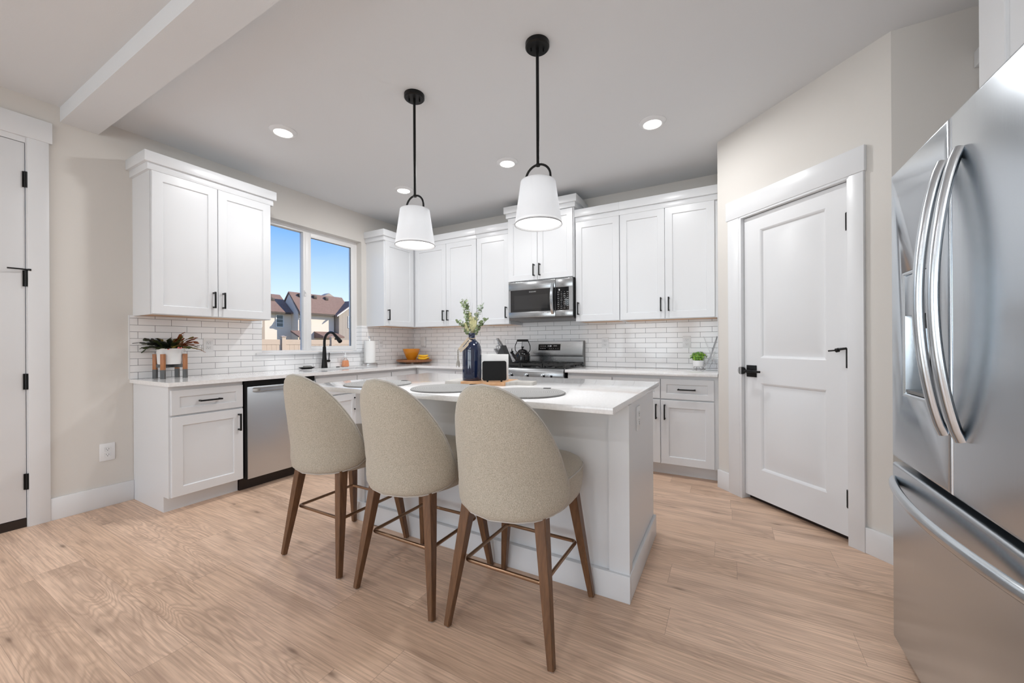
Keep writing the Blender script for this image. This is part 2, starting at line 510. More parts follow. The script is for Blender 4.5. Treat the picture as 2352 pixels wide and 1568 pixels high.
glazing('window_3', (.75, YR - .05, .6), 0, 1.9, 1.7, 3, 3)
glazing('window_4', (3.05, YR - .05, .6), 0, 1.9, 1.7, 3, 3)

# backsplash
bm = B()
box(bm, 0, .008, -3.017, KW[0], .9, 1.378); box(bm, 0, .008, KW[0], KW[1], .9, KW[2] - .02); box(bm, 0, .008, KW[1], 0, .9, 1.385)
box(bm, -.085, .008, KW[1] - .008, KW[1], KW[2] + .002, 1.385)
struct(obj('wall_left_backsplash', bm, M_tile_y))
bm = B(); box(bm, .008, PX, -.008, 0, .9, 1.42); struct(obj('wall_back_backsplash', bm, M_tile_x))
bm = B(); box(bm, 0, .009, -3.023, -3.0172, .9, 1.378); box(bm, PX - .004, PX, -.66, -.0, .9, 1.378); struct(obj('trim_1', bm, M_trim))

# baseboards
bm = B(); box(bm, 0, .015, -3.41, -2.998, 0, .145, .002); struct(obj('baseboard_left', bm, M_trim))
bm = B(); box(bm, 0, .115, -.015, 0, 0, .14, .002, M=MP); struct(obj('baseboard_pantry', bm, M_trim))
bm = B(); box(bm, 1.027, PLN + .01, -.015, 0, 0, .14, .002, M=MP); struct(obj('baseboard_right', bm, M_trim))
bm = B(); box(bm, P2.x, XR, P2.y - .015, P2.y, 0, .14, .002); struct(obj('baseboard_nook', bm, M_trim))

# door casings (fixed trim)
bm = B(); box(bm, 0, .018, -3.50, -3.41, 0, 2.48, .002); box(bm, 0, .018, -4.516, -4.426, 0, 2.48, .002); box(bm, 0, .022, -4.54, -3.395, 2.479, 2.616, .003)
box(bm, -.13, .008, -3.5065, -3.4995, 0, 2.48); box(bm, -.13, .008, -4.4265, -4.4195, 0, 2.48); box(bm, -.13, .008, -4.42, -3.506, 2.4445, 2.4795)
struct(obj('trim_2', bm, M_trim))
bm = B()
for a in ((.115, .214, -.018, 0, 0, 2.08), (.945, 1.027, -.018, 0, 0, 2.08), (.10, 1.034, -.022, 0, 2.08, 2.22), (.214, .235, -.018, .1, 0, 2.08), (.942, .958, -.01, .1, 0, 2.08), (.214, .958, -.018, .1, 2.066, 2.081)):
    box(bm, *a, .0015, M=MP)
struct(obj('trim_3', bm, M_trim))
bm = B(); box(bm, .23, .95, .06, .1, 0, 2.07, M=MP); struct(obj('trim_4', bm, M_dark))
bm = B(); box(bm, -.14, -.002, -4.42, -3.506, 0, .055); struct(obj('trim_5', bm, M_dark))


def hinge(parent, x, z, h=.1, y=-.008):
    bm = B(); lathe(bm, [(0, 0), (.0075, 0), (.0075, h), (0, h)], 12, (x, y, z)); box(bm, x - .013, x + .004, y + .003, y + .010, z, z + h)
    return obj('hinge', bm, M_black, parent)


# left entry door: local X = +y, Y = -x
d1 = struct(thing('door_1', '', '', (-.004, -4.4185, 0), PI / 2)); del d1['label']; del d1['category']
DW = .9095
bx('panel', M_trim, d1, 0, DW, -.006, .04, .06, 2.4415, bev=.0015)
for z in (.24, .875, 1.53, 2.16): hinge(d1, DW + .002, z, .1, -.014)
bm = B(); tube(bm, [(DW + .004, -.014, 1.625), (DW + .004, -.014, 1.64)], .008, 10); tube(bm, [(DW + .012, -.018, 1.637), (DW - .02, -.026, 1.637), (DW - .075, -.03, 1.635)], .0045, 8)
lathe(bm, [(0, 0), (.008, 0), (.008, .012), (0, .012)], 10, (DW + .016, -.018, 1.631)); obj('door_stop', bm, M_black, d1)

# pantry door: local X along the diagonal wall
d2 = struct(thing('door_2', '', '', (P1.x, P1.y, 0), -PI / 4)); del d2['label']; del d2['category']
bm = B()
x0, x1, z0, z1 = .238, .94, .037, 2.061
fy = 0.012
px0, px1 = .367, .812
pans = ((.245, .862), (1.04, 1.952))
def quad(a, b, c, d): bm.faces.new([bm.verts.new(p) for p in (a, b, c, d)])
def rect(xa, xb, za, zb, y=fy): quad((xa, y, za), (xb, y, za), (xb, y, zb), (xa, y, zb))
rect(x0, px0, z0, z1); rect(px1, x1, z0, z1)
zz = [z0, pans[0][0], pans[0][1], pans[1][0], pans[1][1], z1]
for i in (0, 2, 4): rect(px0, px1, zz[i], zz[i + 1])
for za, zb in pans: nest(bm, px0, px1, za, zb, [(0, fy), (.008, fy + .004), (.016, fy + .013), (.026, fy + .013), (.058, fy + .002)])
quad((x0, fy, z0), (x0, fy, z1), (x0, fy + .03, z1), (x0, fy + .03, z0)); quad((x1, fy, z0), (x1, fy, z1), (x1, fy + .03, z1), (x1, fy + .03, z0))
quad((x0, fy, z0), (x1, fy, z0), (x1, fy + .03, z0), (x0, fy + .03, z0)); quad((x0, fy, z1), (x1, fy, z1), (x1, fy + .03, z1), (x0, fy + .03, z1))
bmesh.ops.remove_doubles(bm, verts=bm.verts[:], dist=.0001)
obj('panel', bm, M_trim, d2, smooth=20)
for z in (.205, 1.0, 1.785): hinge(d2, x1 - .004, z, .1, .0005)
bm = B(); tube(bm, [(x1 - .006, .0, 1.10), (x1 - .008, -.008, 1.112), (x1 - .03, -.02, 1.108), (x1 - .05, -.026, 1.102)], .007, 10)
tube(bm, [(x1 - .035, -.024, 1.104), (x1 - .050, -.026, 1.100)], .012, 10); tube(bm, [(x1 - .05, -.026, 1.101), (x1 - .088, -.03, 1.097)], .0045, 8); obj('door_stop', bm, M_black, d2)
bm = B(); box(bm, .258, .338, .004, .012, .90, .985, .002); obj('handle_rose', bm, M_black, d2)
bm = B(); tube(bm, [(.298, .006, .943), (.298, -.04, .943)], .012, 12); box(bm, .280, .411, -.052, -.036, .936, .951, .004); obj('handle_lever', bm, M_black, d2)
bm = B(); tube(bm, [(.229, .0, .943), (.229, -.018, .943)], .028, 16); obj('strike_plate', bm, M_black, d2)

# ------------------------------------------------------------------ cabinets


def pull(name, parent, x, z, L=.13, vert=True, y=-.02):
    bm = B(); h = L / 2; r = .0055; d = .032
    if vert:
        box(bm, x - r, x + r, y - d - .008, y - d + .003, z - h, z + h, .0015)
        for s in (-1, 1): box(bm, x - r, x + r, y - d, y, z + s * (h - .008) - r, z + s * (h - .008) + r)
    else:
        box(bm, x - h, x + h, y - d - .008, y - d + .003, z - r, z + r, .0015)
        for s in (-1, 1): box(bm, x + s * (h - .008) - r, x + s * (h - .008) + r, y - d, y, z - r, z + r)
    return obj(name, bm, M_black, parent)


def shaker(name, parent, x0, x1, z0, z1, rail=.062, y=0.0, t=.02):
    bm = B()
    nest(bm, x0, x1, z0, z1, [(0, y), (0, y - t + .002), (.002, y - t), (rail, y - t), (rail + .003, y - t + .002), (rail + .005, y - t + .009)])
    return obj(name, bm, M_cab, parent, smooth=30)


def flat_front(name, parent, x0, x1, z0, z1, y=0.0, t=.02):
    return bx(name, M_cab, parent, x0, x1, y - t, y, z0, z1, bev=.002)


def cabinet(name, label, loc, rz, Wd, D, z1, doors=(), drawers=(), toe=0.0, wood_under=False, crown=None, group=None, carcass_w=None, open_top=0):
    root = thing(name, label, 'cabinet', loc, rz, group)
    bm = B(); c0, c1 = carcass_w or (0, Wd)
    if open_top:
        box(bm, c0, c1, 0, D, toe, open_top); box(bm, c0, c1, 0, .02, open_top, z1); box(bm, c0, c1, D - .02, D, open_top, z1); box(bm, c0, c0 + .018, .02, D - .02, open_top, z1); box(bm, c1 - .018, c1, .02, D - .02, open_top, z1)
    else: box(bm, c0, c1, 0, D, toe + (.012 if wood_under else 0), z1)
    if wood_under:
        box(bm, c0, c1, 0, .02, 0, .012); box(bm, c0, c0 + .016, .02, D, 0, .012); box(bm, c1 - .016, c1, .02, D, 0, .012)
    obj('carcass', bm, M_carc, root, smooth=0)
    if wood_under: bx('underside', M_under, root, c0 + .016, c1 - .016, .02, D, .004, .0118)
    if toe:
        bx('toe_kick', M_cab, root, 0, Wd, .078, D, 0, toe)
    for (a, b, za, zb, hs, hz) in doors:
        d = shaker('door', root, a, b, za, zb)
        if hs: pull('handle', d, a + .032 if hs == 'L' else b - .032, hz)
    for (a, b, za, zb, kind) in drawers:
        d = shaker('drawer', root, a, b, za, zb, .045)
        if kind: pull('handle', d, (a + b) / 2, (za + zb) / 2, .14, False)
    if crown:
        zc, l, r = crown
        bm = B()
        box(bm, -.018 * l, Wd + .018 * r, -.022, D, zc, zc + .052, .002); box(bm, -.038 * l, Wd + .038 * r, -.040, D, zc + .05, zc + .126, .003)
        obj('crown_moulding', bm, M_cab, root)
    return root


UZ = 1.375
UH = 1.04
TOPC = 1.03
UG = 'white shaker wall cabinets'
cabinet('wall_cabinet', 'white two-door wall cabinet hanging over the potted plant, left of the window', (.302, -2.996, UZ), PI / 2, .838, .302, UH,
        [(.006, .416, .004, 1.03, 'R', .135), (.420, .832, .004, 1.03, 'L', .135)], wood_under=True, crown=(TOPC, 1, 1), group=UG)
cabinet('wall_cabinet', 'white single-door wall cabinet on the window wall, right of the window', (.302, -.832, UZ), PI / 2, .832, .302, UH,
        [(.012, .488, .004, 1.03, 'L', .135)], wood_under=True, crown=(TOPC, 1, 0), group=UG)
cabinet('wall_cabinet', 'white two-door wall cabinet in the corner beside the range wall, its handles paired', (.302, -.302, UZ), 0, .994, .302, UH,
        [(.024, .533, .004, 1.03, 'R', .135), (.537, .990, .004, 1.03, 'L', .135)], wood_under=True, crown=(TOPC, 0, 0), group=UG)
cabinet('wall_cabinet', 'white single-door wall cabinet directly left of the microwave', (1.298, -.302, UZ), 0, .446, .302, UH,
        [(.004, .442, .004, 1.03, 'R', .135)], wood_under=True, crown=(TOPC, 0, 0), group=UG)
cabinet('wall_cabinet', 'white short two-door wall cabinet above the microwave, with the raised crown', (1.746, -.345, 1.838), 0, .782, .345, .74,
        [(.008, .367, .006, .715, 'R', .11), (.371, .772, .006, .715, 'L', .11)], crown=(.722, 1, 1), group=UG)
cabinet('wall_cabinet', 'white single-door wall cabinet directly right of the microwave', (2.53, -.302, UZ), 0, .456, .302, UH,
        [(.004, .452, .004, 1.03, 'L', .135)], wood_under=True, crown=(TOPC, 0, 0), group=UG)
cabinet('wall_cabinet', 'white two-door wall cabinet on the range wall, next to the pantry wall', (2.986, -.302, UZ), 0, PX - 2.986, .302, UH,
        [(.004, .415, .004, 1.03, 'R', .135), (.419, .828, .004, 1.03, 'L', .135)], wood_under=True, crown=(TOPC, 0, 0), group=UG)
# right wall: wall cabinet in the nook and the deep one over the fridge
cabinet('wall_cabinet', 'white wall cabinet end with crown, just left above the fridge', (4.988, -1.468, UZ), -PI / 2, .72, .302, UH,
        [(.004, .716, .004, 1.03, 'R', .135)], wood_under=True, crown=(TOPC, 0, 0), group=UG)
cabinet('wall_cabinet', 'white deep cabinet over the fridge at the top right corner', (4.68, -2.2, 1.83), -PI / 2, .93, .60, .80,
        [(.125, .525, .006, .79, None, 0), (.53, .92, .006, .79, None, 0)], crown=(.795, 0, 1), group=UG)

BG = 'white shaker base cabinets'
BH = .872
def base(label, loc, rz, Wd, doors, drawers, **k):
    return cabinet('base_cabinet', label, loc, rz, Wd, .585, BH, doors, drawers, toe=.108, group=BG, **k)
base('white base cabinet with one drawer and door, under the potted plant', (.588, -2.997, 0), PI / 2, .462,
     [(.010, .456, .113, .660, 'R', .56)], [(.010, .456, .672, .842, 1)])
base('white sink base cabinet with two false fronts, right of the dishwasher', (.588, -1.932, 0), PI / 2, .922,
     [(.006, .457, .113, .660, 'R', .56), (.463, .916, .113, .660, 'L', .56)], [(.006, .457, .672, .842, 0), (.463, .916, .672, .842, 0)], open_top=.66)
base('white corner base cabinet beneath the cake tray', (.588, -1.008, 0), PI / 2, .42,
     [(.006, .39, .113, .660, 'L', .56)], [(.006, .39, .672, .842, 0)], carcass_w=(0, 1.0))
base('white base cabinet directly left of the range, mostly behind the island', (.59, -.588, 0), 0, 1.176,
     [(.05, .60, .113, .660, 'R', .56), (.606, 1.168, .113, .660, 'L', .56)], [(.05, .60, .672, .842, 0), (.606, 1.168, .672, .842, 0)])
base('white base cabinet directly right of the range, partly behind the island', (2.545, -.588, 0), 0, .438,
     [(.006, .432, .113, .660, 'R', .56)], [(.006, .432, .672, .842, 0)])
base('white double base cabinet beside the pantry wall, black drawer pull', (2.983, -.588, 0), 0, PX - 2.983,
     [(.006, .414, .113, .660, 'R', .56), (.420, .830, .113, .660, 'L', .56)], [(.006, .414, .672, .842, 1), (.420, .830, .672, .842, 1)])

# countertops
bm = B()
SY0, SY1, SX0, SX1 = -1.80, -1.10, .12, .53
zb, zt = .8725, .9
def cbox(*a): box(bm, *a, zb, zt)
cbox(.0, .65, -3.017, SY0); cbox(0, SX0, SY0, SY1); cbox(SX1, .65, SY0, SY1); cbox(0, .65, SY1, 0); cbox(.65, 1.768, -.65, 0)
ct = thing('countertop', 'white quartz L-shaped countertop running under the window to the range', 'countertop')
obj('slab', bm, M_quartz, ct, smooth=0)
bm = B(); nest(bm, SX0, SX1, SY0, SY1, [(0, 0), (.008, -.17), (.03, -.185)])
bmesh.ops.transform(bm, matrix=Matrix(((1, 0, 0, 0), (0, 0, 1, 0), (0, 1, 0, .873), (0, 0, 0, 1))), verts=bm.verts[:])
obj('sink_basin', bm, M_silver, ct)
bm = B(); box(bm, 2.536, PX - .004, -.65, -.0, zb, zt, .002); o = obj('countertop', bm, M_quartz)
tag(o, 'white quartz countertop strip right of the range', 'countertop')

# ------------------------------------------------------------------ dishwasher
dw = thing('dishwasher', 'stainless steel dishwasher with a bar handle under the window counter', 'dishwasher', (.588, -2.53, 0), PI / 2)
bx('tub', M_blackp, dw, .0, .594, .01, .57, .11, .868)
bm = B(); box(bm, .016, .590, -.03, -.0, .098, .822, .004); obj('door', bm, M_steel, dw)
bx('control_strip', M_blackp, dw, .004, .592, -.016, .01, .826, .868)
bx('door_edge', M_blackp, dw, .002, .016, -.024, .01, .10, .86)
bm = B(); pts = [(.055 + .5 * i / 20, -.034 - .03 * math.sin(PI * min(1, max(0, i / 20)) ** .8) ** .5 if 0 < i < 20 else -.03, .796) for i in range(21)]
tube(bm, pts, 1, sect=[(-.017, -.005), (-.010, .005), (.010, .005), (.017, -.005)], up=(0, 0, 1)); obj('handle', bm, M_handle, dw, smooth=50)
bx('toe_kick', M_dark, dw, 0, .594, .06, .08, 0, .09)

# ------------------------------------------------------------------ range
rg = thing('range', 'freestanding stainless gas range with black grates and knobs', 'range', (1.772, -.655, 0), 0)
RW = .76
bx('body', M_blackp, rg, .002, RW - .002, .03, .64, .03, .895)
bm = B(); box(bm, .006, RW - .006, .0, .03, .245, .775, .004); od = obj('oven_door', bm, M_steel2, rg)
bx('window', M_wglass, od, .12, RW - .12, -.002, .004, .36, .64)
bm = B(); tube(bm, [(.05, .0, .73), (.05, -.045, .73), (RW - .05, -.045, .73), (RW - .05, .0, .73)], .011, 12); obj('handle', bm, M_handle, od)
bx('warming_drawer', M_steel2, rg, .006, RW - .006, .002, .03, .05, .235, bev=.004)
bm = B(); box(bm, .004, RW - .004, -.012, .03, .785, .866, .004); obj('control_panel', bm, M_steel2, rg)
for kx in (.096, .173, .357, .536, .615):
    bm = B(); M = Matrix.Translation((kx, -.012, .829)) @ Matrix.Rotation(PI / 2, 4, 'X')
    lathe(bm, [(0, 0), (.024, 0), (.024, .004), (.019, .006), (.017, .028), (.014, .031), (0, .031)], 24, M=M)
    box(bm, kx - .004, kx + .004, -.046, -.040, .812, .846, .001); obj('knob', bm, M_handle, rg)
    bx('knob_skirt', M_blackp, bpy.data.objects[rg.children[-1].name], kx + .018, kx + .026, -.02, -.012, .817, .841)
bm = B(); prism(bm, [(-.012, .866), (.03, .866), (.06, .906), (.03, .912), (.0, .9)], .004, RW - .004, 'x'); obj('front_lip', bm, mat('dark steel lip', (.20, .205, .21), .3, 1.0), rg, smooth=60)
bx('cooktop', M_glossb, rg, .004, RW - .004, .045, .60, .89, .912, bev=.003)
def grate(x0, x1, nm=2):
    bm = B(); y0, y1 = .062, .585; z0, z1 = .928, .948; b = .011
    for y in (y0, (y0 + y1) / 2, y1): box(bm, x0, x1, y - b / 2, y + b / 2, z0, z1)
    for x in (x0 + b / 2, x1 - b / 2): box(bm, x - b / 2, x + b / 2, y0, y1, z0, z1)
    for yc in ((y0 * .75 + y1 * .25), (y0 * .25 + y1 * .75)):
        xc = (x0 + x1) / 2
        box(bm, x0, xc - .03, yc - b / 2, yc + b / 2, z0 + .002, z1 + .002); box(bm, xc + .03, x1, yc - b / 2, yc + b / 2, z0 + .002, z1 + .002)
        box(bm, xc - b / 2, xc + b / 2, yc - .12, yc - .03, z0 + .002, z1 + .002); box(bm, xc - b / 2, xc + b / 2, yc + .03, yc + .12, z0 + .002, z1 + .002)
    for x in (x0 + .01, x1 - .01):
        for y in (y0, (y0 + y1) / 2, y1): box(bm, x - .010, x + .010, y - .010, y + .010, .912, z1)
    obj('grate', bm, M_iron, rg)
grate(.014, .250); grate(.257, .503); grate(.510, .746)
for cx, cy, r in ((.132, .195, .045), (.132, .455, .035), (.38, .32, .05), (.628, .195, .04), (.628, .455, .045)):
    bm = B(); lathe(bm, [(0, .912), (r, .912), (r, .92), (r * .8, .924), (r * .8, .93), (0, .931)], 24, (cx, cy, 0)); obj('burner', bm, M_iron, rg)
bm = B(); prism(bm, [(.600, .90), (.64, .90), (.64, 1.178), (.612, 1.184), (.585, 1.175), (.560, 1.045), (.565, 1.01), (.600, 1.005)], .004, RW - .004, 'x')
bgd = obj('backguard', bm, M_steel2, rg, smooth=40)
for xx in (-.0, RW - .006): 
    bm = B(); prism(bm, [(.598, .90), (.642, .90), (.642, 1.18), (.612, 1.186), (.583, 1.177), (.557, 1.045), (.562, 1.005), (.598, 1.0)], xx, xx + .006, 'x'); obj('end_cap', bm, M_steel_dark, bgd)
MD = Matrix.Translation((0, .5735, 1.11)) @ Matrix.Rotation(-math.atan2(.025, .13), 4, 'X')
bm = B(); box(bm, .222, .492, -.0035, .002, -.035, .036, M=MD); dsp = obj('display', bm, M_glossb, bgd)
bm = B()
for i, t_ in enumerate((.255, .280, .305)):
    for zz_ in (.014, -.014): box(bm, t_ - .006, t_ + .006, -.0042, -.0034, zz_ - .0025, zz_ + .0025, M=MD)
for t_ in (.365, .385, .41, .44, .465): box(bm, t_ - .004, t_ + .004, -.0042, -.0034, -.016, -.013, M=MD)
for t_ in (.415, .43, .445): box(bm, t_ - .006, t_ + .006, -.0042, -.0034, .012, .020, M=MD)
obj('key_print', bm, M_print, dsp)
tx = text_mesh('clock_digits', '11:38', .022, M_digit, dsp, (0, 0, 0), (0, 0, 0))
tx.matrix_local = MD @ Matrix.Translation((.36, -.0042, .014)) @ Matrix.Rotation(PI / 2, 4, 'X')

# ------------------------------------------------------------------ microwave
mw = thing('microwave', 'stainless over-the-range microwave above the black kettle', 'microwave', (1.766, -.385, 1.415), 0)
MW, MH = .762, .42
bx('body', M_blackp, mw, .002, MW - .001, .018, .377, .02, MH - .001)
bm = B(); prism(bm, [(.004, .02), (.018, .0), (.36, -.012), (.377, .02)], .01, MW - .01, 'x'); obj('vent_base', bm, M_steel_dark, mw)
ds = .565
bm = B(); nest(bm, .004, ds, .022, MH - .006, [(0, .018), (0, .003), (.003, 0), (.03, 0)], fill=False)
bm2 = None
# door face with a wide upper and lower band
bm.free(); bm = B()
box(bm, .004, ds, 0, .018, .022, .085, .003); box(bm, .004, ds, 0, .018, MH - .095, MH - .006, .003); box(bm, .004, .03, 0, .018, .085, MH - .095); box(bm, ds - .075, ds, .004, .018, .085, MH - .095)
md = obj('door', bm, M_steel2, mw)
bx('window', M_wglass, md, .028, ds - .002, .0015, .012, .083, MH - .093)
bx('window_screen', mat('oven window mesh', (.03, .03, .031), .08), md, .075, ds - .085, .0008, .002, .115, MH - .155)
bm = B(); pts = []
for i in range(17):
    t_ = i / 16; pts.append((ds - .03, .0 - .042 * math.sin(PI * t_) ** .7, .05 + .32 * t_))
tube(bm, pts, 1, sect=[(-.004, -.017), (.005, -.012), (.005, .012), (-.004, .017)], up=(0, -1, 0)); obj('handle', bm, M_handle, md, smooth=50)
text_mesh('brand_lettering', 'FRIGIDAIRE', .0165, M_print, md, (.30, .0008, MH - .122), (PI / 2, 0, 0))
bm = B(); box(bm, ds + .003, MW - .004, 0, .018, .022, .085, .003); box(bm, ds + .003, MW - .004, 0, .018, MH - .095, MH - .006, .003); box(bm, MW - .045, MW - .004, 0, .018, .085, MH - .095)
mc = obj('control_panel', bm, M_steel2, mw)
kp = bx('keypad', M_glossb, mc, ds + .003, MW - .045, .0012, .012, .083, MH - .093, bev=.002)
bm = B(); random.seed(3)
for r_ in range(9):
    for c_ in range(4):
        w_ = random.choice((.003, .006, .010)); xx = ds + .035 + .034 * c_; z_ = .105 + .021 * r_
        box(bm, xx - w_, xx + w_, .0004, .0014, z_ - .0018, z_ + .0018)
obj('key_print', bm, M_print, kp)

# ------------------------------------------------------------------ fridge
fr = thing('refrigerator', 'tall stainless french-door refrigerator at the right edge', 'refrigerator', (4.52, -2.215, 0), -PI / 2)
FW = .885
bx('body', M_steel_dark, fr, .006, FW - .006, .004, .70, .03, 1.745)
bx('gasket', M_blackp, fr, .012, FW - .012, -.012, .01, .04, 1.74)


def fdoor(x0, x1, z0, z1, hole=None):
    bm = B(); r_ = box(bm, x0, x1, -.075, -.008, z0, z1)
    es = [e for e in bm.edges if abs(e.verts[0].co.y + .075) < 1e-5 and abs(e.verts[1].co.y + .075) < 1e-5]
    bmesh.ops.bevel(bm, geom=es, offset=.012, segments=4, affect='EDGES', profile=.5)
    o = obj('door', bm, M_fridge, fr, smooth=40)
    if hole:
        hx0, hx1, hz0, hz1 = hole
        bm = B(); box(bm, hx0, hx1, -.2, -.03, hz0, hz1); c = obj('cut', bm, M_fridge)
        c.matrix_world = fr.matrix_basis
        md_ = o.modifiers.new('b', 'BOOLEAN'); md_.object = c; md_.operation = 'DIFFERENCE'; md_.solver = 'EXACT'
        bpy.context.view_layer.update()
        dg = bpy.context.evaluated_depsgraph_get(); me = bpy.data.meshes.new_from_object(o.evaluated_get(dg))
        o.modifiers.clear(); o.data = me; bpy.data.objects.remove(c)
    return o


fl = fdoor(.0, .4385, .722, 1.765, (.118, .315, .965, 1.378))
frr = fdoor(.4455, FW, .722, 1.765)
fd = fdoor(.0, FW, .05, .702); fd.name = 'freezer_drawer'
bx('door_strip', M_handle, fl, .4395, .4445, -.055, -.01, .724, 1.762)
bm = B(); nest(bm, .118, .315, .965, 1.378, [(-.006, -.0765), (0, -.0765), (.004, -.072), (.012, -.032)])
dp = obj('dispenser', bm, M_handle, fl, smooth=20)
bx('dispenser_panel', M_fridge, dp, .124, .309, -.074, -.034, 1.235, 1.372, bev=.004)
bm = B(); box(bm, .17, .26, -.06, -.036, 1.19, 1.235, .006); obj('dispenser_spout', bm, M_blackp, dp)
bx('drip_tray', M_steel_dark, dp, .13, .303, -.072, -.036, .972, .982)


def bow_handle(parent, horiz, c, a0, a1, bow=.052):
    bm = B(); pts = []; k = 28
    for i in range(k + 1):
        t_ = i / k; a = a0 + (a1 - a0) * t_; y = -.078 - bow * (math.sin(PI * t_) ** .75)
        pts.append((a, y, c) if horiz else (c, y, a))
    tube(bm, pts, 1, sect=[(-.011, -.010), (-.004, -.017), (.006, -.015), (.011, -.006), (.011, .006), (.006, .015), (-.004, .017), (-.011, .010)], up=(0, -1, 0))
    return obj('handle', bm, M_handle, parent, smooth=50)


bow_handle(fl, False, .410, .885, 1.652); bow_handle(frr, False, .502, .885, 1.652); bow_handle(fd, True, .640, .028, FW - .028)
for z in (.93, 1.61):
    bm = B(); tube(bm, [(.392, -.088, z), (.3925, -.088, z)], .004, 8); obj('handle_screw', bm, M_slot, fl)
bx('base_grille', M_blackp, fr, .02, FW - .02, -.03, .0, .0, .05)

# ------------------------------------------------------------------ island
isl = thing('kitchen_island', 'white panelled kitchen island body behind the three stools', 'island', (1.75, -2.42, 0), 0)
IX = 1.765; IY = .705   # local extents
bx('core', M_cab, isl, .0, IX - .0, .012, IY, 0, .872)
bm = B()   # back panel frame facing the stools
box(bm, 0, .08, 0, .012, .12, .872); box(bm, IX - .08, IX, 0, .012, .12, .872); box(bm, .08, IX - .08, 0.004, .012, .80, .872)
obj('corner_stile', bm, M_cab, isl)
bx('end_stile', M_cab, isl, IX, IX + .012, 0, .055, .12, .872)
bm = B(); box(bm, -.014, IX + .016, -.014, .012, 0, .12, .002); box(bm, IX, IX + .016, .0121, IY, 0, .12, .002); box(bm, -.014, 0, .0121, IY - .08, 0, .12, .002); obj('plinth', bm, M_cab, isl)
bm = B(); box(bm, -.147, IX + .011, -.266, .885, .873, .9, .0025); o = obj('island_countertop', bm, M_quartz, loc=(1.75, -2.42, 0))
tag(o, 'white quartz island countertop carrying the blue vase and round placemats', 'countertop')

# ------------------------------------------------------------------ stools


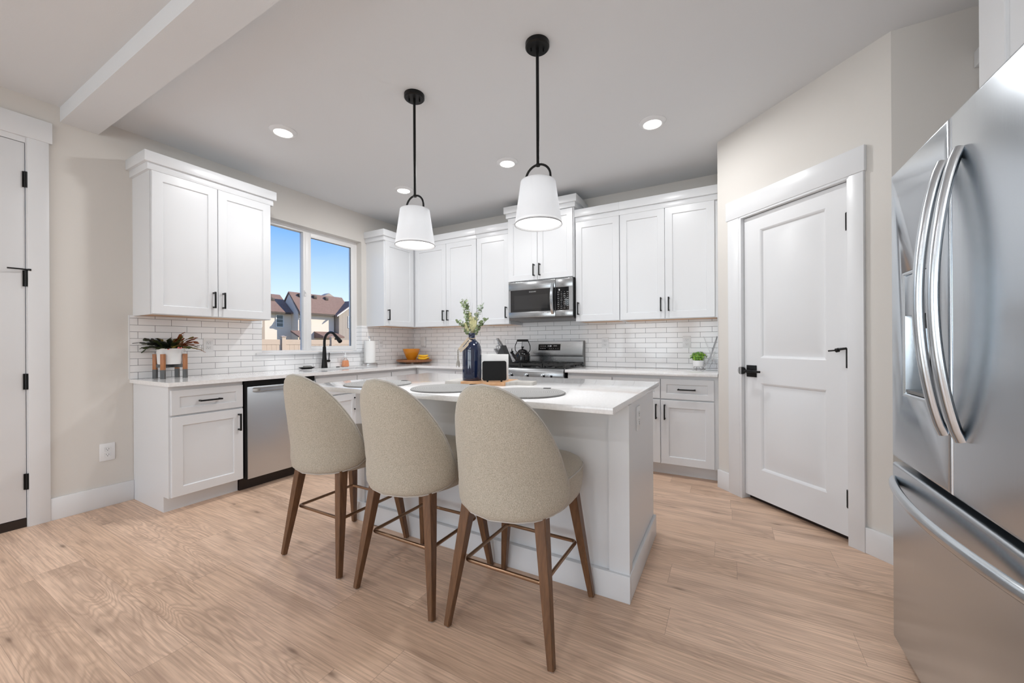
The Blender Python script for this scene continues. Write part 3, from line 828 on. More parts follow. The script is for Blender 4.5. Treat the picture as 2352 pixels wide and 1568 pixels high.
def make_stool():
    root = thing('bar_stool', 'x', 'stool')
    # seat cushion
    bm = B(); rings = []
    prof = [(.0, .488), (.84, .488), (.94, .498), (.985, .53), (1.0, .58), (.995, .615), (.96, .634), (.86, .648), (.6, .658), (.0, .662)]
    k = 40
    for f, z in prof:
        if f == 0: rings.append([bm.verts.new((0, .025, z))]); continue
        ring = []
        for i in range(k):
            a = 2 * PI * i / k; c, s_ = math.cos(a), math.sin(a)
            e = 2 / 3.2; x = .226 * f * math.copysign(abs(c) ** e, c); y = .245 * f * math.copysign(abs(s_) ** e, s_)
            ring.append(bm.verts.new((x, y + .025, z)))
        rings.append(ring)
    for a, b in zip(rings, rings[1:]):
        for i in range(k):
            j = (i + 1) % k
            if len(a) == 1: bm.faces.new((a[0], b[j], b[i]))
            elif len(b) == 1: bm.faces.new((a[i], a[j], b[0]))
            else: bm.faces.new((a[i], a[j], b[j], b[i]))
    seat = obj('seat', bm, M_fab, root, smooth=60)
    bm = B(); pts = []
    for i in range(56):
        a = 2 * PI * i / 56; c, s_ = math.cos(a), math.sin(a); e = 2 / 3.2
        pts.append((.2255 * math.copysign(abs(c) ** e, c), .2445 * math.copysign(abs(s_) ** e, s_) + .025, .614))
    tube(bm, pts, .0035, 6, closed=True); obj('piping', bm, M_pipe, seat)
    # shell back
    def hw(z):     # half arc-length of the outline at height z
        zs = [(.495, .0), (.4965, .10), (.499, .17), (.506, .228), (.521, .289), (.545, .325), (.575, .336), (.61, .330), (.653, .315), (.736, .286), (.809, .249), (.879, .206), (.932, .161), (.969, .114), (.992, .060), (1.001, .0)]
        for (za, a), (zb, b) in zip(zs, zs[1:]):
            if za <= z <= zb: return a + (b - a) * (z - za) / (zb - za)
        return 0
    R = .232
    def surf(s_, z, off):
        lean = -.048 * max(0, (z - .62)) / .38
        tuck = 0.0
        phi = s_ / R; Rz = R + .018 * max(0, min(1, (z - .5) / .4)) * 0
        x = (Rz + off) * math.sin(phi); y = -.03 - (Rz + off) * math.cos(phi)
        if abs(phi) > 1.35: y += (abs(phi) - 1.35) * .05
        return Vector((x * .99, y * 1.0 + lean + tuck * (1 if True else 0), z))
    # boundary loop param -> rings scaled toward the centre
    loop = []
    zs = [.495, .4965, .499, .503, .51, .521, .533, .545] + [.56 + .42 * i / 15 for i in range(16)] + [.987, .992, .9965, 1.001]
    right = [(hw(z), z) for z in zs]; left = [(-a, z) for a, z in right[-2:0:-1]]
    loop = right + left; cen = (0, .70)
    K = len(loop); T = .026
    levels = [1.0, .985, .95, .88, .76, .6, .42, .22]
    def ringpts(side):
        out = []
        for lv in levels:
            th = T * math.sqrt(max(0, 1 - lv ** 12))
            out.append([surf(cen[0] + (a - cen[0]) * lv, cen[1] + (z - cen[1]) * lv, side * th) for a, z in loop])
        return out
    bm = B()
    outer = ringpts(1); inner = ringpts(-1)
    VO = [[bm.verts.new(p) for p in r] for r in outer]
    VI = [VO[0]] + [[bm.verts.new(p) for p in r] for r in inner[1:]]
    for V, fl_ in ((VO, 1), (VI, -1)):
        for a, b in zip(V, V[1:]):
            for i in range(K):
                j = (i + 1) % K; q = (a[i], a[j], b[j], b[i]); bm.faces.new(q if fl_ > 0 else q[::-1])
        cv_ = bm.verts.new(surf(cen[0], cen[1], fl_ * T))
        for i in range(K):
            j = (i + 1) % K; q = (V[-1][i], V[-1][j], cv_); bm.faces.new(q if fl_ > 0 else q[::-1])
    back = obj('backrest', bm, M_fab, root, smooth=70)
    bm = B(); tube(bm, [surf(a, z, .004) for a, z in loop], .004, 6, closed=True); obj('piping', bm, M_pipe, back)
    # legs
    sq = [(-1, -1), (1, -1), (1, 1), (-1, 1)]
    ft = .229; tp = .162
    for sx, sy in ((-1, -1), (1, -1), (1, 1), (-1, 1)):
        bm = B()
        z_t = .515
        tube(bm, [(sx * ft, sy * ft, .006), (sx * (ft + (tp - ft) * .5), sy * (ft + (tp - ft) * .5), .26), (sx * tp, sy * tp, z_t)], [.0125, .0175, .0235], sect=sq, up=(1, 0, 0))
        bmesh.ops.bevel(bm, geom=[e for e in bm.edges if abs(e.verts[0].co.z - e.verts[1].co.z) > .05], offset=.003, segments=2, affect='EDGES')
        lg = obj('leg', bm, M_leg, root, smooth=30)
        bm = B(); lathe(bm, [(0, 0), (.009, 0), (.009, .007), (0, .007)], 10, (sx * ft, sy * ft, 0)); obj('foot_glide', bm, M_silver, lg)
    bm = B(); q = .176; zq = .262; r_ = .02
    pts = []
    for cx, cy, a0 in ((q - r_, q - r_, 0), (-q + r_, q - r_, 90), (-q + r_, -q + r_, 180), (q - r_, -q + r_, 270)):
        for i in range(5):
            a = math.radians(a0 + i * 22.5); pts.append((cx + r_ * math.cos(a), cy + r_ * math.sin(a), zq))
    tube(bm, pts, .0078, 10, closed=True); obj('footrest', bm, M_bronze, root)
    return root


st = make_stool()
for i, (x, y, lab) in enumerate(((2.01, -2.69, 'beige upholstered counter stool at the far left end of the island'),
                                 (2.605, -2.70, 'beige upholstered counter stool standing between the other two stools'),
                                 (3.137, -2.69, 'beige upholstered counter stool nearest the front, at the right end of the island'))):
    o = st if i == 0 else copy_tree(st)
    o.location = (x, y, 0); o['label'] = lab; o['group'] = 'upholstered stools along the island'
st.rotation_euler.z = 0

# ------------------------------------------------------------------ lights of the room, plus added fill
can = thing('recessed_light', 'x', 'ceiling light')
bm = B(); lathe(bm, [(.06, 0), (.06, -.016), (.068, -.02), (.092, -.004), (.093, 0)], 40); obj('trim_ring', bm, M_trim, can)
bm = B(); lathe(bm, [(0, -.017), (.062, -.017), (.062, -.012), (0, -.012)], 40); obj('lens', bm, M_lens, can)
cl = lamp('can_light', 'AREA', (0, 0, -.03), 13, size=(.11, .11), color=(.985, .985, .985), parent=can); cl.data.shape = 'DISK'
for i, (x, y, lab) in enumerate(((1.006, -2.453, 'round recessed ceiling light nearest the beam and tall left cabinet'), (.99, -1.197, 'round recessed ceiling light behind the left pendant rod, before the window'),
                                 (2.218, -1.19, 'round recessed ceiling light between the two pendants, in front of the microwave'), (3.44, -1.206, 'round recessed ceiling light in front of the pantry corner'))):
    o = can if i == 0 else copy_tree(can)
    o.location = (x, y, H); o['label'] = lab; o['group'] = 'recessed ceiling lights'

for x, y in ((1.0, -5.6), (3.4, -5.6), (1.0, -7.0), (3.4, -7.0)):  # unseen lamps without fixtures, added behind the camera to brighten the floor
    lamp('added_fill_light', 'AREA', (x, y, H - .03), 13, size=(.12, .12), color=(.985, .985, .985)).data.shape = 'DISK'

pn = thing('pendant_light', 'x', 'pendant light')   # origin on the ceiling
zr, zst, zsb = 2.108 - H, 2.012 - H, 1.782 - H
bm = B(); lathe(bm, [(0, 0), (.064, 0), (.064, -.022), (.058, -.028), (0, -.028)], 36); cn = obj('canopy', bm, M_black, pn)
for s_ in (-1, 1):
    bm = B(); lathe(bm, [(0, -.026), (.005, -.026), (.005, -.045), (0, -.045)], 10, (.028 * s_, .018 * s_, 0)); obj('canopy_screw', bm, M_black, cn)
bm = B(); tube(bm, [(0, 0, -.02), (0, 0, zr - .005)], .0085, 12); obj('rod', bm, M_black, pn)
bm = B(); pts = [(.072 * math.cos(PI * i / 20), 0, zr - .074 + .070 * math.sin(PI * i / 20)) for i in range(21)]
tube(bm, [(.072, 0, zst - .03)] + pts + [(-.072, 0, zst - .03)], .0062, 10); lathe(bm, [(0, zr - .012), (.012, zr - .012), (.012, zr - .001), (0, zr - .001)], 14); obj('yoke', bm, M_black, pn)
bm = B(); lathe(bm, [(.126, zsb), (.093, zst), (.091, zst), (.124, zsb), (.126, zsb)], 48); obj('lamp_shade', bm, M_shade, pn)
bm = B(); lathe(bm, [(.093, zst - .004), (0, zst - .004)], 48); obj('shade_top', bm, M_shade, pn)
bm = B(); lathe(bm, [(.1255, zsb + .003), (.1268, zsb + .003), (.1268, zsb), (.1255, zsb)], 48); obj('shade_rim', bm, M_steel_dark, pn)
bm = B(); lathe(bm, [(0, zsb + .010), (.1235, zsb + .010), (.1237, zsb + .012), (0, zsb + .012)], 48); obj('diffuser', bm, M_glow, pn)
lamp('pendant_bulb', 'POINT', (0, 0, zsb + .13), .4, color=(1, .98, .96), parent=pn, radius=.03)
pl_ = lamp('pendant_glow', 'AREA', (0, 0, zsb - .004), 5, size=(.22, .22), color=(.985, .985, .985), parent=pn); pl_.data.shape = 'DISK'
for i, (x, lab) in enumerate(((2.155, 'white tapered pendant lamp on a black rod, the left of the pair'), (3.028, 'white tapered pendant lamp on a black rod, the right of the pair'))):
    o = pn if i == 0 else copy_tree(pn)
    o.location = (x, -2.286, H); o['label'] = lab; o['group'] = 'pendants over the island'

# ------------------------------------------------------------------ outlets


def outlet(label, loc, rz, w=.074, h=.118, plug=True):
    root = thing('wall_outlet', label, 'outlet', loc, rz, 'white wall outlets')
    bm = B(); box(bm, -w / 2, w / 2, -.006, 0, -h / 2, h / 2, .002); obj('cover_plate', bm, M_plate, root)
    for z in (-.02, .02):
        bm = B(); box(bm, -.016, .016, -.0078, -.005, z - .014, z + .014, .004); f = obj('socket', bm, M_plate, root)
        bm = B(); box(bm, -.0075, -.0055, -.0082, -.007, z - .002, z + .007); box(bm, .0055, .0075, -.0082, -.007, z - .002, z + .006); box(bm, -.002, .002, -.0082, -.007, z - .0095, z - .0055); obj('slots', bm, M_slot, f)
    return root


outlet('white outlet low on the wall between left door and base cabinet', (0, -3.139, .388), PI / 2, .08, .124)
outlet('white outlet in the tile right of the potted plant', (.008, -2.516, 1.152), PI / 2)
outlet('white outlet in the tile behind the paper towel roll, near the corner', (.008, -.617, 1.155), PI / 2)
outlet('white outlet in the tile behind the knives, left of the range', (1.45, -.008, 1.157), 0, .12)
outlet('white outlet in the tile directly right of the range', (2.754, -.008, 1.157), 0)
outlet('white outlet in the tile above the small green plant', (3.561, -.008, 1.16), 0)
outlet('white outlet in the end panel of the island', (1.75 + IX + .0, -2.17, .775), PI / 2, .075, .118)
pd = thing('night_light', 'white plug-in night light on the tile above the bananas', 'night light', (.82 - .62, -.008, 1.19), 0)
bm = B(); box(bm, -.04, .04, -.04, -.0, -.07, .07, .012); obj('housing', bm, M_plate, pd)
bm = B(); box(bm, -.032, .032, -.044, -.036, -.062, .06, .01); obj('cover', bm, M_white_cer, pd)

# ------------------------------------------------------------------ things on the counters
CT = .9
# faucet
fc = thing('faucet', 'matte black gooseneck kitchen faucet at the window sink', 'faucet', (.06, -1.452, CT), 0)
bm = B(); lathe(bm, [(0, 0), (.032, 0), (.031, .01), (.021, .12), (.0165, .23), (0, .23)], 24); obj('base', bm, M_black, fc)
bm = B(); pts = [(0, 0, .22), (0, 0, .27)] + [(.105 - .105 * math.cos(PI * i / 16), 0, .28 + .105 * math.sin(PI * i / 16)) for i in range(13)]
tube(bm, pts, .0135, 14); obj('spout', bm, M_black, fc)
e0 = Vector(pts[-1]); dr = (Vector(pts[-1]) - Vector(pts[-2])).normalized()
bm = B(); tube(bm, [e0 - dr * .005, e0 + dr * .03, e0 + dr * .045, e0 + dr * .10, e0 + dr * .11], [.015, .0165, .019, .0225, .021], 14); obj('spray_head', bm, M_black, fc)
bm = B(); tube(bm, [(0, .02, .075), (0, .062, .075)], .014, 14); tube(bm, [(0, .055, .075), (0, .058, .165)], .0048, 8); obj('lever', bm, M_black, fc)
# soap dish + sponge
o = None
bm = B(); lathe(bm, [(0, 0), (.05, 0), (.085, .016), (.087, .019), (.05, .006), (0, .006)], 32)
bmesh.ops.scale(bm, vec=(.62, 1.0, 1), verts=bm.verts[:]); o = obj('soap_dish', bm, M_blackp, loc=(.07, -1.66, CT)); tag(o, 'black oval dish on the counter left of the faucet', 'dish')
bm = B(); box(bm, -.022, .022, -.042, .042, .007, .034, .011, seg=3); o = obj('sponge', bm, mat('grey scrubber', (.22, .22, .21), .95), loc=(.07, -1.655, CT)); tag(o, 'grey scrubber sponge lying in the black dish', 'sponge')
bm = B(); lathe(bm, [(0, 0), (.020, 0), (.020, .006), (.015, .008), (0, .008)], 20); o = obj('drain_button', bm, M_black, loc=(.08, -1.30, CT)); tag(o, 'small black round button between faucet and soap bottle', 'button')
# soap bottle
sb = thing('soap_dispenser', 'clear pump soap bottle with orange soap beside the faucet', 'soap bottle', (.06, -1.185, CT), PI / 2)
bm = B(); box(bm, -.038, .038, -.022, .022, .0, .072, .01, seg=3)
for v_ in bm.verts:
    if v_.co.z > .04: v_.co.x *= .86; v_.co.y *= .86
obj('bottle', bm, mat('orange soap', (.80, .34, .17), .15), sb)
bm = B(); lathe(bm, [(.026, .072), (.017, .086), (.012, .094), (.012, .102), (0, .102)], 20); obj('neck', bm, M_soap, sb)
bm = B(); lathe(bm, [(0, .100), (.013, .100), (.021, .108), (.019, .124), (.008, .130), (.006, .165), (0, .165)], 18); box(bm, -.04, .01, -.007, .007, .162, .174, .003); obj('pump', bm, M_plate, sb)
# paper towels
pt = thing('paper_towel_holder', 'white paper towel roll on a round steel stand by the window', 'paper towels', (.098, -.868, CT), 0)
bm = B(); lathe(bm, [(0, 0), (.088, 0), (.089, .004), (.089, .022), (.085, .026), (0, .026)], 40); obj('base', bm, M_silver, pt)
bm = B(); tube(bm, [(0, 0, .02), (0, 0, .325)], .005, 10); lathe(bm, [(0, .315), (.006, .317), (.011, .325), (.016, .338), (.012, .352), (0, .357)], 16); obj('rod', bm, M_chrome, pt)
bm = B(); lathe(bm, [(.02, .03), (.063, .03), (.066, .05), (.0665, .26), (.065, .298), (.02, .298), (.02, .03)], 40); rl = obj('roll', bm, mat('paper towel', (.86, .86, .85), .9), pt)
bm = B(); vs = []
for i in range(9):
    t_ = i / 8; a = PI * 1.5 - .25 + t_ * .3
    for z in (.045, .15, .295):
        rr_ = .0685 + .030 * t_ * (z / .29) ** 2
        vs.append(bm.verts.new((rr_ * math.cos(a), rr_ * math.sin(a) - .0 * t_, z)))
for i in range(8):
    for j in range(2):
        a_ = i * 3 + j; bm.faces.new((vs[a_], vs[a_ + 3], vs[a_ + 4], vs[a_ + 1]))
r_ = bmesh.ops.solidify(bm, geom=bm.faces[:], thickness=.0012); obj('loose_sheet', bm, mat('paper towel', (.86, .86, .85), .9), rl)
# lazy susan, bowl, bananas
ty = thing('serving_tray', 'round dark wooden turntable tray in the counter corner', 'tray', (.25, -.262, CT), 0)
bm = B(); lathe(bm, [(0, 0), (.115, 0), (.115, .018), (0, .018)], 40); obj('foot', bm, M_tray, ty)
bm = B(); lathe(bm, [(0, .018), (.20, .018), (.225, .026), (.232, .038), (.232, .05), (.222, .053), (.215, .044), (0, .044)], 56); obj('plate', bm, M_tray, ty)
bm = B(); lathe(bm, [(0, 0), (.05, 0), (.056, .006), (.085, .07), (.098, .10), (.108, .135), (.110, .148), (.105, .150), (.102, .135), (.08, .07), (.05, .012), (0, .01)], 48)
o = obj('bowl', bm, mat('amber glazed ceramic', (.60, .22, .012), .14), loc=(.235, -.30, CT + .0445)); tag(o, 'amber orange ceramic bowl on the wooden tray', 'bowl')
bn = thing('banana_bunch', 'bunch of yellow bananas lying beside the amber bowl', 'bananas', (.385, -.235, CT + .0445), math.radians(20))
M_ban = mat('banana peel', (.85, .50, .03), .45)
for i, (dy, lift) in enumerate(((-.035, 0), (0, .004), (.034, .002), (-.008, .034))):
    bm = B(); pts = []; rs = []
    for k in range(11):
        t_ = k / 10; a = -.75 + 1.5 * t_
        pts.append((.10 * math.sin(a), dy * (1.0 - .45 * (1 - t_)), .018 + lift + .052 * (1 - math.cos(a)) * .9)); rs.append(.0165 * (math.sin(PI * (.08 + .84 * t_)) ** .45))
    rs[0] = .006; rs[-1] = .005
    tube(bm, pts, rs, 10); obj('banana', bm, M_ban, bn, smooth=60)
bm = B(); tube(bm, [(-.065, -.008, .035), (-.085, -.008, .055)], [.010, .006], 8); obj('stem', bm, mat('banana stem', (.28, .20, .05), .6), bn)

# christmas cactus on a stand
ps = thing('plant_stand', 'four-legged brown and grey wooden plant stand on the left counter', 'plant stand', (.140, -2.824, CT), 0)
lp = ((-.057, -.072), (.070, -.051), (.066, .069), (-.078, .057))
for i in range(4):
    ML = Matrix.Rotation(PI / 4 + PI / 2 * i, 4, 'Z') @ Matrix.Translation((.0965, 0, 0))
    bm = B(); box(bm, -.0115, .0115, -.0125, .0125, .067, .186, .001, M=ML); lg = obj('leg', bm, M_standw, ps)
    bm = B(); box(bm, -.0116, .0116, -.0126, .0126, 0, .067, M=ML); obj('dipped_foot', bm, M_standg, lg)
bm = B()
for a in (PI / 4, -PI / 4): box(bm, -.086, .086, -.010, .010, .082, .107, M=Matrix.Rotation(a, 4, 'Z'))
obj('cross_bar', bm, M_standg, ps)
pp = thing('potted_plant', 'trailing dark green and rust Christmas cactus in a white pot', 'plant', (.140, -2.824, CT + .1075), 0)
bm = B(); lathe(bm, [(0, 0), (.072, 0), (.076, .006), (.081, .11), (.087, .117), (.088, .121), (.082, .121), (.078, .11), (.072, .10), (0, .10)], 36); obj('pot', bm, M_white_cer, pp)
bm = B(); lathe(bm, [(0, .101), (.077, .101), (.077, .104), (0, .112)], 24); obj('soil', bm, mat('potting soil', (.03, .02, .015), .95), pp)
M_c = []
for nm, c_ in (('cactus green', (.07, .09, .03)), ('cactus olive', (.24, .19, .04)), ('cactus rust', (.34, .11, .035)), ('cactus charcoal green', (.03, .036, .028))):
    M_c.append(mat(nm, c_, .4))
random.seed(11)
for k in range(72):
    bm = B(); a = 2 * PI * k / 72 + random.uniform(-.12, .12); el = random.uniform(.15, 1.4); nseg = random.choice((3, 4, 4, 5))
    p = Vector((.05 * math.cos(a), .05 * math.sin(a), .108)); dz_ = -.30 if el < .6 else -.15; d = Vector((math.cos(a) * math.cos(el), math.sin(a) * math.cos(el), math.sin(el) + .2)).normalized()
    for j in range(nseg):
        L = random.uniform(.031, .042); wdt = random.uniform(.013, .018)
        sd = d.cross(Vector((0, 0, 1)));
        sd = sd.normalized() if sd.length > .05 else Vector((math.sin(a), -math.cos(a), 0))
        sd = (sd + Vector((0, 0, random.uniform(-.6, .6)))).normalized(); up_ = sd.cross(d).normalized()
        outl = [(0, .25), (.22, .75), (.30, .95), (.36, .7), (.58, 1.0), (.64, .78), (.86, .95), (.92, .55), (1, .35)]
        va = [bm.verts.new(p + d * L * t_ + sd * wdt * w_ + up_ * .001) for t_, w_ in outl]; vb = [bm.verts.new(p + d * L * t_ - sd * wdt * w_ + up_ * .001) for t_, w_ in outl]
        vm = [bm.verts.new(p + d * L * t_ + up_ * .0035) for t_, w_ in outl]
        for q in range(len(outl) - 1):
            bm.faces.new((va[q], va[q + 1], vm[q + 1], vm[q])); bm.faces.new((vm[q], vm[q + 1], vb[q + 1], vb[q]))
        p = p + d * L * .97; d = (d + Vector((math.cos(a) * .32, math.sin(a) * .32, dz_)) + Vector((random.uniform(-.2, .2), random.uniform(-.2, .2), random.uniform(-.1, .1)))).normalized()
        if p.x < -.11: d.x = abs(d.x) * .3
        if p.z < .125 and math.hypot(p.x, p.y) < .10: d.z = abs(d.z)
    bmesh.ops.solidify(bm, geom=bm.faces[:], thickness=.0025)
    ycomp = math.sin(a)
    m_ = random.choice([M_c[2], M_c[1], M_c[2]]) if ycomp > .45 else (random.choice([M_c[3], M_c[0], M_c[3]]) if ycomp < -.35 else random.choice([M_c[0], M_c[1], M_c[0], M_c[2]]))
    obj('stem_segments', bm, m_, pp, smooth=50)
M_bud = mat('pink bud', (.75, .22, .2), .4)
for (x, y, z) in ((.083, -.040, .118), (.092, .018, .126), (.089, .034, .124)):
    bm = B(); lathe(bm, [(0, -.012), (.006, -.005), (.0065, .002), (.003, .012), (0, .014)], 10, M=Matrix.Translation((x, y, z)) @ Matrix.Rotation(1.0, 4, 'Y')); obj('bud', bm, M_bud, pp)

# knife block and knives on the far counter
kb = thing('knife_block', 'grey-sided knife block on the back counter left of the range', 'knife block', (1.58, -.25, CT), 0)
bm = B(); prism(bm, [(-.07, 0), (.15, 0), (.045, .235), (-.03, .085)], -.055, .055, 'y'); obj('body', bm, mat('charcoal block', (.035, .035, .037), .4), kb)
M_kh = mat('grey knife handle', (.28, .28, .29), .3, .7)
kn = [(-.036, .93, .13), (-.006, .93, .13), (-.030, .62, .11), (-.040, .30, .09), (-.014, .30, .09), (.012, .30, .09), (.038, .30, .09), (.022, .66, .12)]
labs = ['grey handled knife standing highest in the block, at its left', 'grey handled knife standing highest in the block, at its right', 'grey looped kitchen scissors in the block', 'small grey steak knife in the lowest row of the block, first from the left',
        'small grey steak knife in the lowest row of the block, second from the left', 'small grey steak knife in the lowest row of the block, second from the right', 'small grey steak knife in the lowest row of the block, last on the right', 'grey handled knife in the middle row of the block']
nx = Vector((-.60, 0, .80)).normalized()
for (dy, t_, L), lb in zip(kn, labs):
    p = Vector((1.58 - .03 + .075 * t_, -.25 + dy, CT + .085 + .15 * t_)) + nx * .004
    root = thing('scissors' if 'scissors' in lb else 'knife', lb, 'scissors' if 'scissors' in lb else 'knife', p, 0, None if 'scissors' in lb else 'knives in the block')
    q = Vector((0, 0, 1)).rotation_difference(nx).to_matrix().to_4x4()
    bm = B()
    if 'scissors' in lb:
        for s_ in (-1, 1):
            tube(bm, [tuple(q @ Vector((.006 * s_ + .013 * math.cos(a), .012 * s_ + .010 * math.sin(a) * 0 + .0, .035 + .028 * math.sin(a)))) for a in [2 * PI * i / 16 for i in range(16)]], .004, 8, closed=True)
    else:
        box(bm, -.008, .008, -.010, .010, -.0, L * .85, .004, M=q)
    obj('handle', bm, M_kh, root)
    if 'scissors' not in lb:
        bm = B(); box(bm, -.002, .002, -.009, .009, -.012, .0, M=q); obj('blade', bm, M_silver, root)

# kettle
kt = thing('kettle', 'black enamel whistling kettle on the gas range', 'kettle', (1.93, -.36, .9505), math.radians(8))
bm = B(); lathe(bm, [(0, 0), (.088, 0), (.092, .006), (.09, .012), (.083, .016), (.084, .06), (.078, .092), (.06, .112), (.052, .116), (0, .118)], 40); obj('body', bm, M_glossb, kt)
bm = B(); lathe(bm, [(.056, .114), (.055, .120), (.042, .134), (.02, .143), (0, .145)], 32); lathe(bm, [(0, .143), (.008, .145), (.007, .155), (.018, .166), (.017, .170), (0, .171)], 20); obj('lid', bm, M_glossb, kt)
bm = B(); tube(bm, [(-.065, 0, .035), (-.10, 0, .065), (-.125, 0, .10)], [.026, .018, .013], 14); obj('spout', bm, M_glossb, kt)
bm = B(); tube(bm, [(-.118, 0, .095), (-.14, 0, .108)], [.015, .013], 12); tube(bm, [(-.112, 0, .112), (-.128, 0, .125), (-.126, 0, .15)], [.007, .006, .005], 8); obj('whistle', bm, M_glossb, kt)
bm = B()
for s_ in (-1, 1):
    tube(bm, [(.066 * s_, 0, .10), (.088 * s_, 0, .135), (.088 * s_, 0, .175), (.068 * s_, 0, .225), (.058 * s_, 0, .236)], .0045, 8)
obj('handle_arm', bm, M_glossb, kt)
bm = B(); tube(bm, [(-.064, 0, .236), (-.055, 0, .238), (.055, 0, .238), (.064, 0, .236)], [.010, .0125, .0125, .010], 14); obj('grip', bm, M_blackp, kt)

# serving board
sv = thing('serving_board', 'long wooden serving board with grey ends on the island', 'board', (2.544, -2.103, CT), math.radians(8))
BT = .02
bm = B(); box(bm, -.09, .20, -.12, .12, 0, BT, .002); obj('board', bm, M_board, sv)
bm = B(); box(bm, -.20, -.0902, -.12, .12, 0, BT, .002); obj('board_end', bm, M_boardend, sv)
bm = B(); prism(bm, [(.2002, -.10), (.235, -.06), (.25, -.045), (.345, -.045), (.350, -.04), (.350, .04), (.345, .045), (.25, .045), (.235, .06), (.2002, .10)], 0, BT, 'z'); obj('handle', bm, M_boardend, sv)
# vase
va = thing('vase', 'tall glossy cobalt blue bottle vase on the serving board', 'vase', (2.495, -2.145, CT + BT), 0)
bm = B(); lathe(bm, [(0, 0), (.056, 0), (.059, .004), (.060, .02), (.060, .19), (.057, .212), (.047, .234), (.034, .247), (.024, .256), (.0205, .266), (.0205, .282), (.0225, .286), (.0235, .292), (.0225, .298), (.0185, .298), (.0165, .28), (.0165, .24), (0, .24)], 48); obj('body', bm, M_vase, va)
# stems
M_euc = mat('eucalyptus leaf', (.16, .21, .10), .5); M_euc2 = mat('dusty eucalyptus leaf', (.22, .27, .20), .55); M_stem = mat('stem', (.16, .13, .06), .6); M_wheat = mat('pale wheat', (.62, .60, .34), .8); M_wisp = mat('dry wisp', (.25, .24, .22), .7)
random.seed(5)
vz = Vector((2.495, -2.145, CT + BT + .25))
CRGT = Vector((.875, .485, 0))    # along the picture plane of the island
CFWD = Vector((-.485, .875, 0))
def sprig(label, top, side, m, leaf=.016, count=22, start=.28):
    root = thing('eucalyptus_stem', label, 'plant stem', vz, 0, 'stems in the blue vase')
    pts = [Vector((0, 0, 0)) + CRGT * (side * t_ ** 1.4) + CFWD * random.uniform(-.006, .006) + Vector((0, 0, top * t_)) for t_ in [i / 8 for i in range(9)]]
    pts[0] = Vector((0, 0, -.0)); bm = B(); tube(bm, pts, [.0022 - .0014 * i / 8 for i in range(9)], 6); obj('stalk', bm, M_stem, root)
    bm = B()
    for i in range(count):
        t_ = start + (1 - start) * i / (count - 1); k = min(7, int(t_ * 8)); p = pts[k].lerp(pts[k + 1], t_ * 8 - k)
        a = i * 2.4 + random.uniform(-.3, .3); d = Vector((math.cos(a), math.sin(a), random.uniform(.1, .7))).normalized()
        c = p + d * leaf * .9; n_ = Vector((random.uniform(-.6, .6), random.uniform(-1, -.2), random.uniform(.2, 1))).normalized()
        e1 = (d - n_ * d.dot(n_)).normalized(); e2 = n_.cross(e1); L = leaf * random.uniform(.75, 1.15)
        ring = [bm.verts.new(c + (e1 * math.cos(b_) + e2 * math.sin(b_) * .82) * L * .72 + n_ * .002 * math.cos(2 * b_)) for b_ in [2 * PI * q / 10 for q in range(10)]]
        cc = bm.verts.new(c - n_ * .0015)
        for q in range(10): bm.faces.new((ring[q], ring[(q + 1) % 10], cc))
    obj('leaves', bm, m, root, smooth=60)
sprig('full green eucalyptus stem leaning left, the tallest in the blue vase', .255, -.052, M_euc, .0185, 60)
sprig('short green eucalyptus stem drooping left over the blue vase', .125, -.085, M_euc, .0165, 30)
sprig('dusty eucalyptus stem leaning up to the right in the blue vase', .225, .062, M_euc2, .0165, 22, .55)
sprig('short green eucalyptus stem leaning right in the blue vase', .135, .085, M_euc, .0165, 30)
def wheat(label, top, side, L=.10):
    root = thing('wheat_stem', label, 'plant stem', vz, 0, 'stems in the blue vase')
    d = (CRGT * side + Vector((0, 0, top))).normalized(); e = CRGT * side + Vector((0, 0, top))
    bm = B(); tube(bm, [(0, 0, 0), tuple(e - d * L * .8)], .0013, 6); obj('stalk', bm, M_wheat, root)
    bm = B(); s0 = e - d * L
    q = Vector((0, 0, 1)).rotation_difference(d).to_matrix().to_4x4()
    lathe(bm, [(0, 0), (.006, .006), (.0105, .03), (.010, L * .6), (.005, L * .9), (0, L)], 10, M=Matrix.Translation(s0) @ q)
    for i in range(60):
        a = i * 2.4; z = L * (.05 + .9 * i / 60); r0 = .009
        p = s0 + (q @ Vector((r0 * math.cos(a), r0 * math.sin(a), z))); t_ = p + (q @ Vector((.006 * math.cos(a), .006 * math.sin(a), .012)))
        w_ = q @ Vector((-math.sin(a) * .002, math.cos(a) * .002, 0)); bm.faces.new([bm.verts.new(v_) for v_ in (p + w_, p - w_, t_)])
    obj('head', bm, M_wheat, root)
wheat('pale fluffy wheat head rising left of centre in the blue vase', .185, -.012, .115); wheat('pale fluffy wheat head standing upright in the middle of the vase', .155, .012, .10); wheat('pale fluffy wheat head leaning right in the blue vase', .18, .036, .115); wheat('short pale wheat head leaning far left in the blue vase', .115, -.045, .07)
ws = thing('grass_wisp', 'thin dry grass wisps rising highest out of the blue vase', 'plant stem', vz)
for s_, tp_ in ((-.03, .28), (-.01, .275), (.008, .24)):
    bm = B(); tube(bm, [tuple(CRGT * s_ * t_ ** 2 + Vector((0, 0, tp_ * t_))) for t_ in (0, .25, .5, .75, 1)], [.0008, .0008, .0006, .0005, .0003], 5); obj('blade', bm, M_wisp, ws)
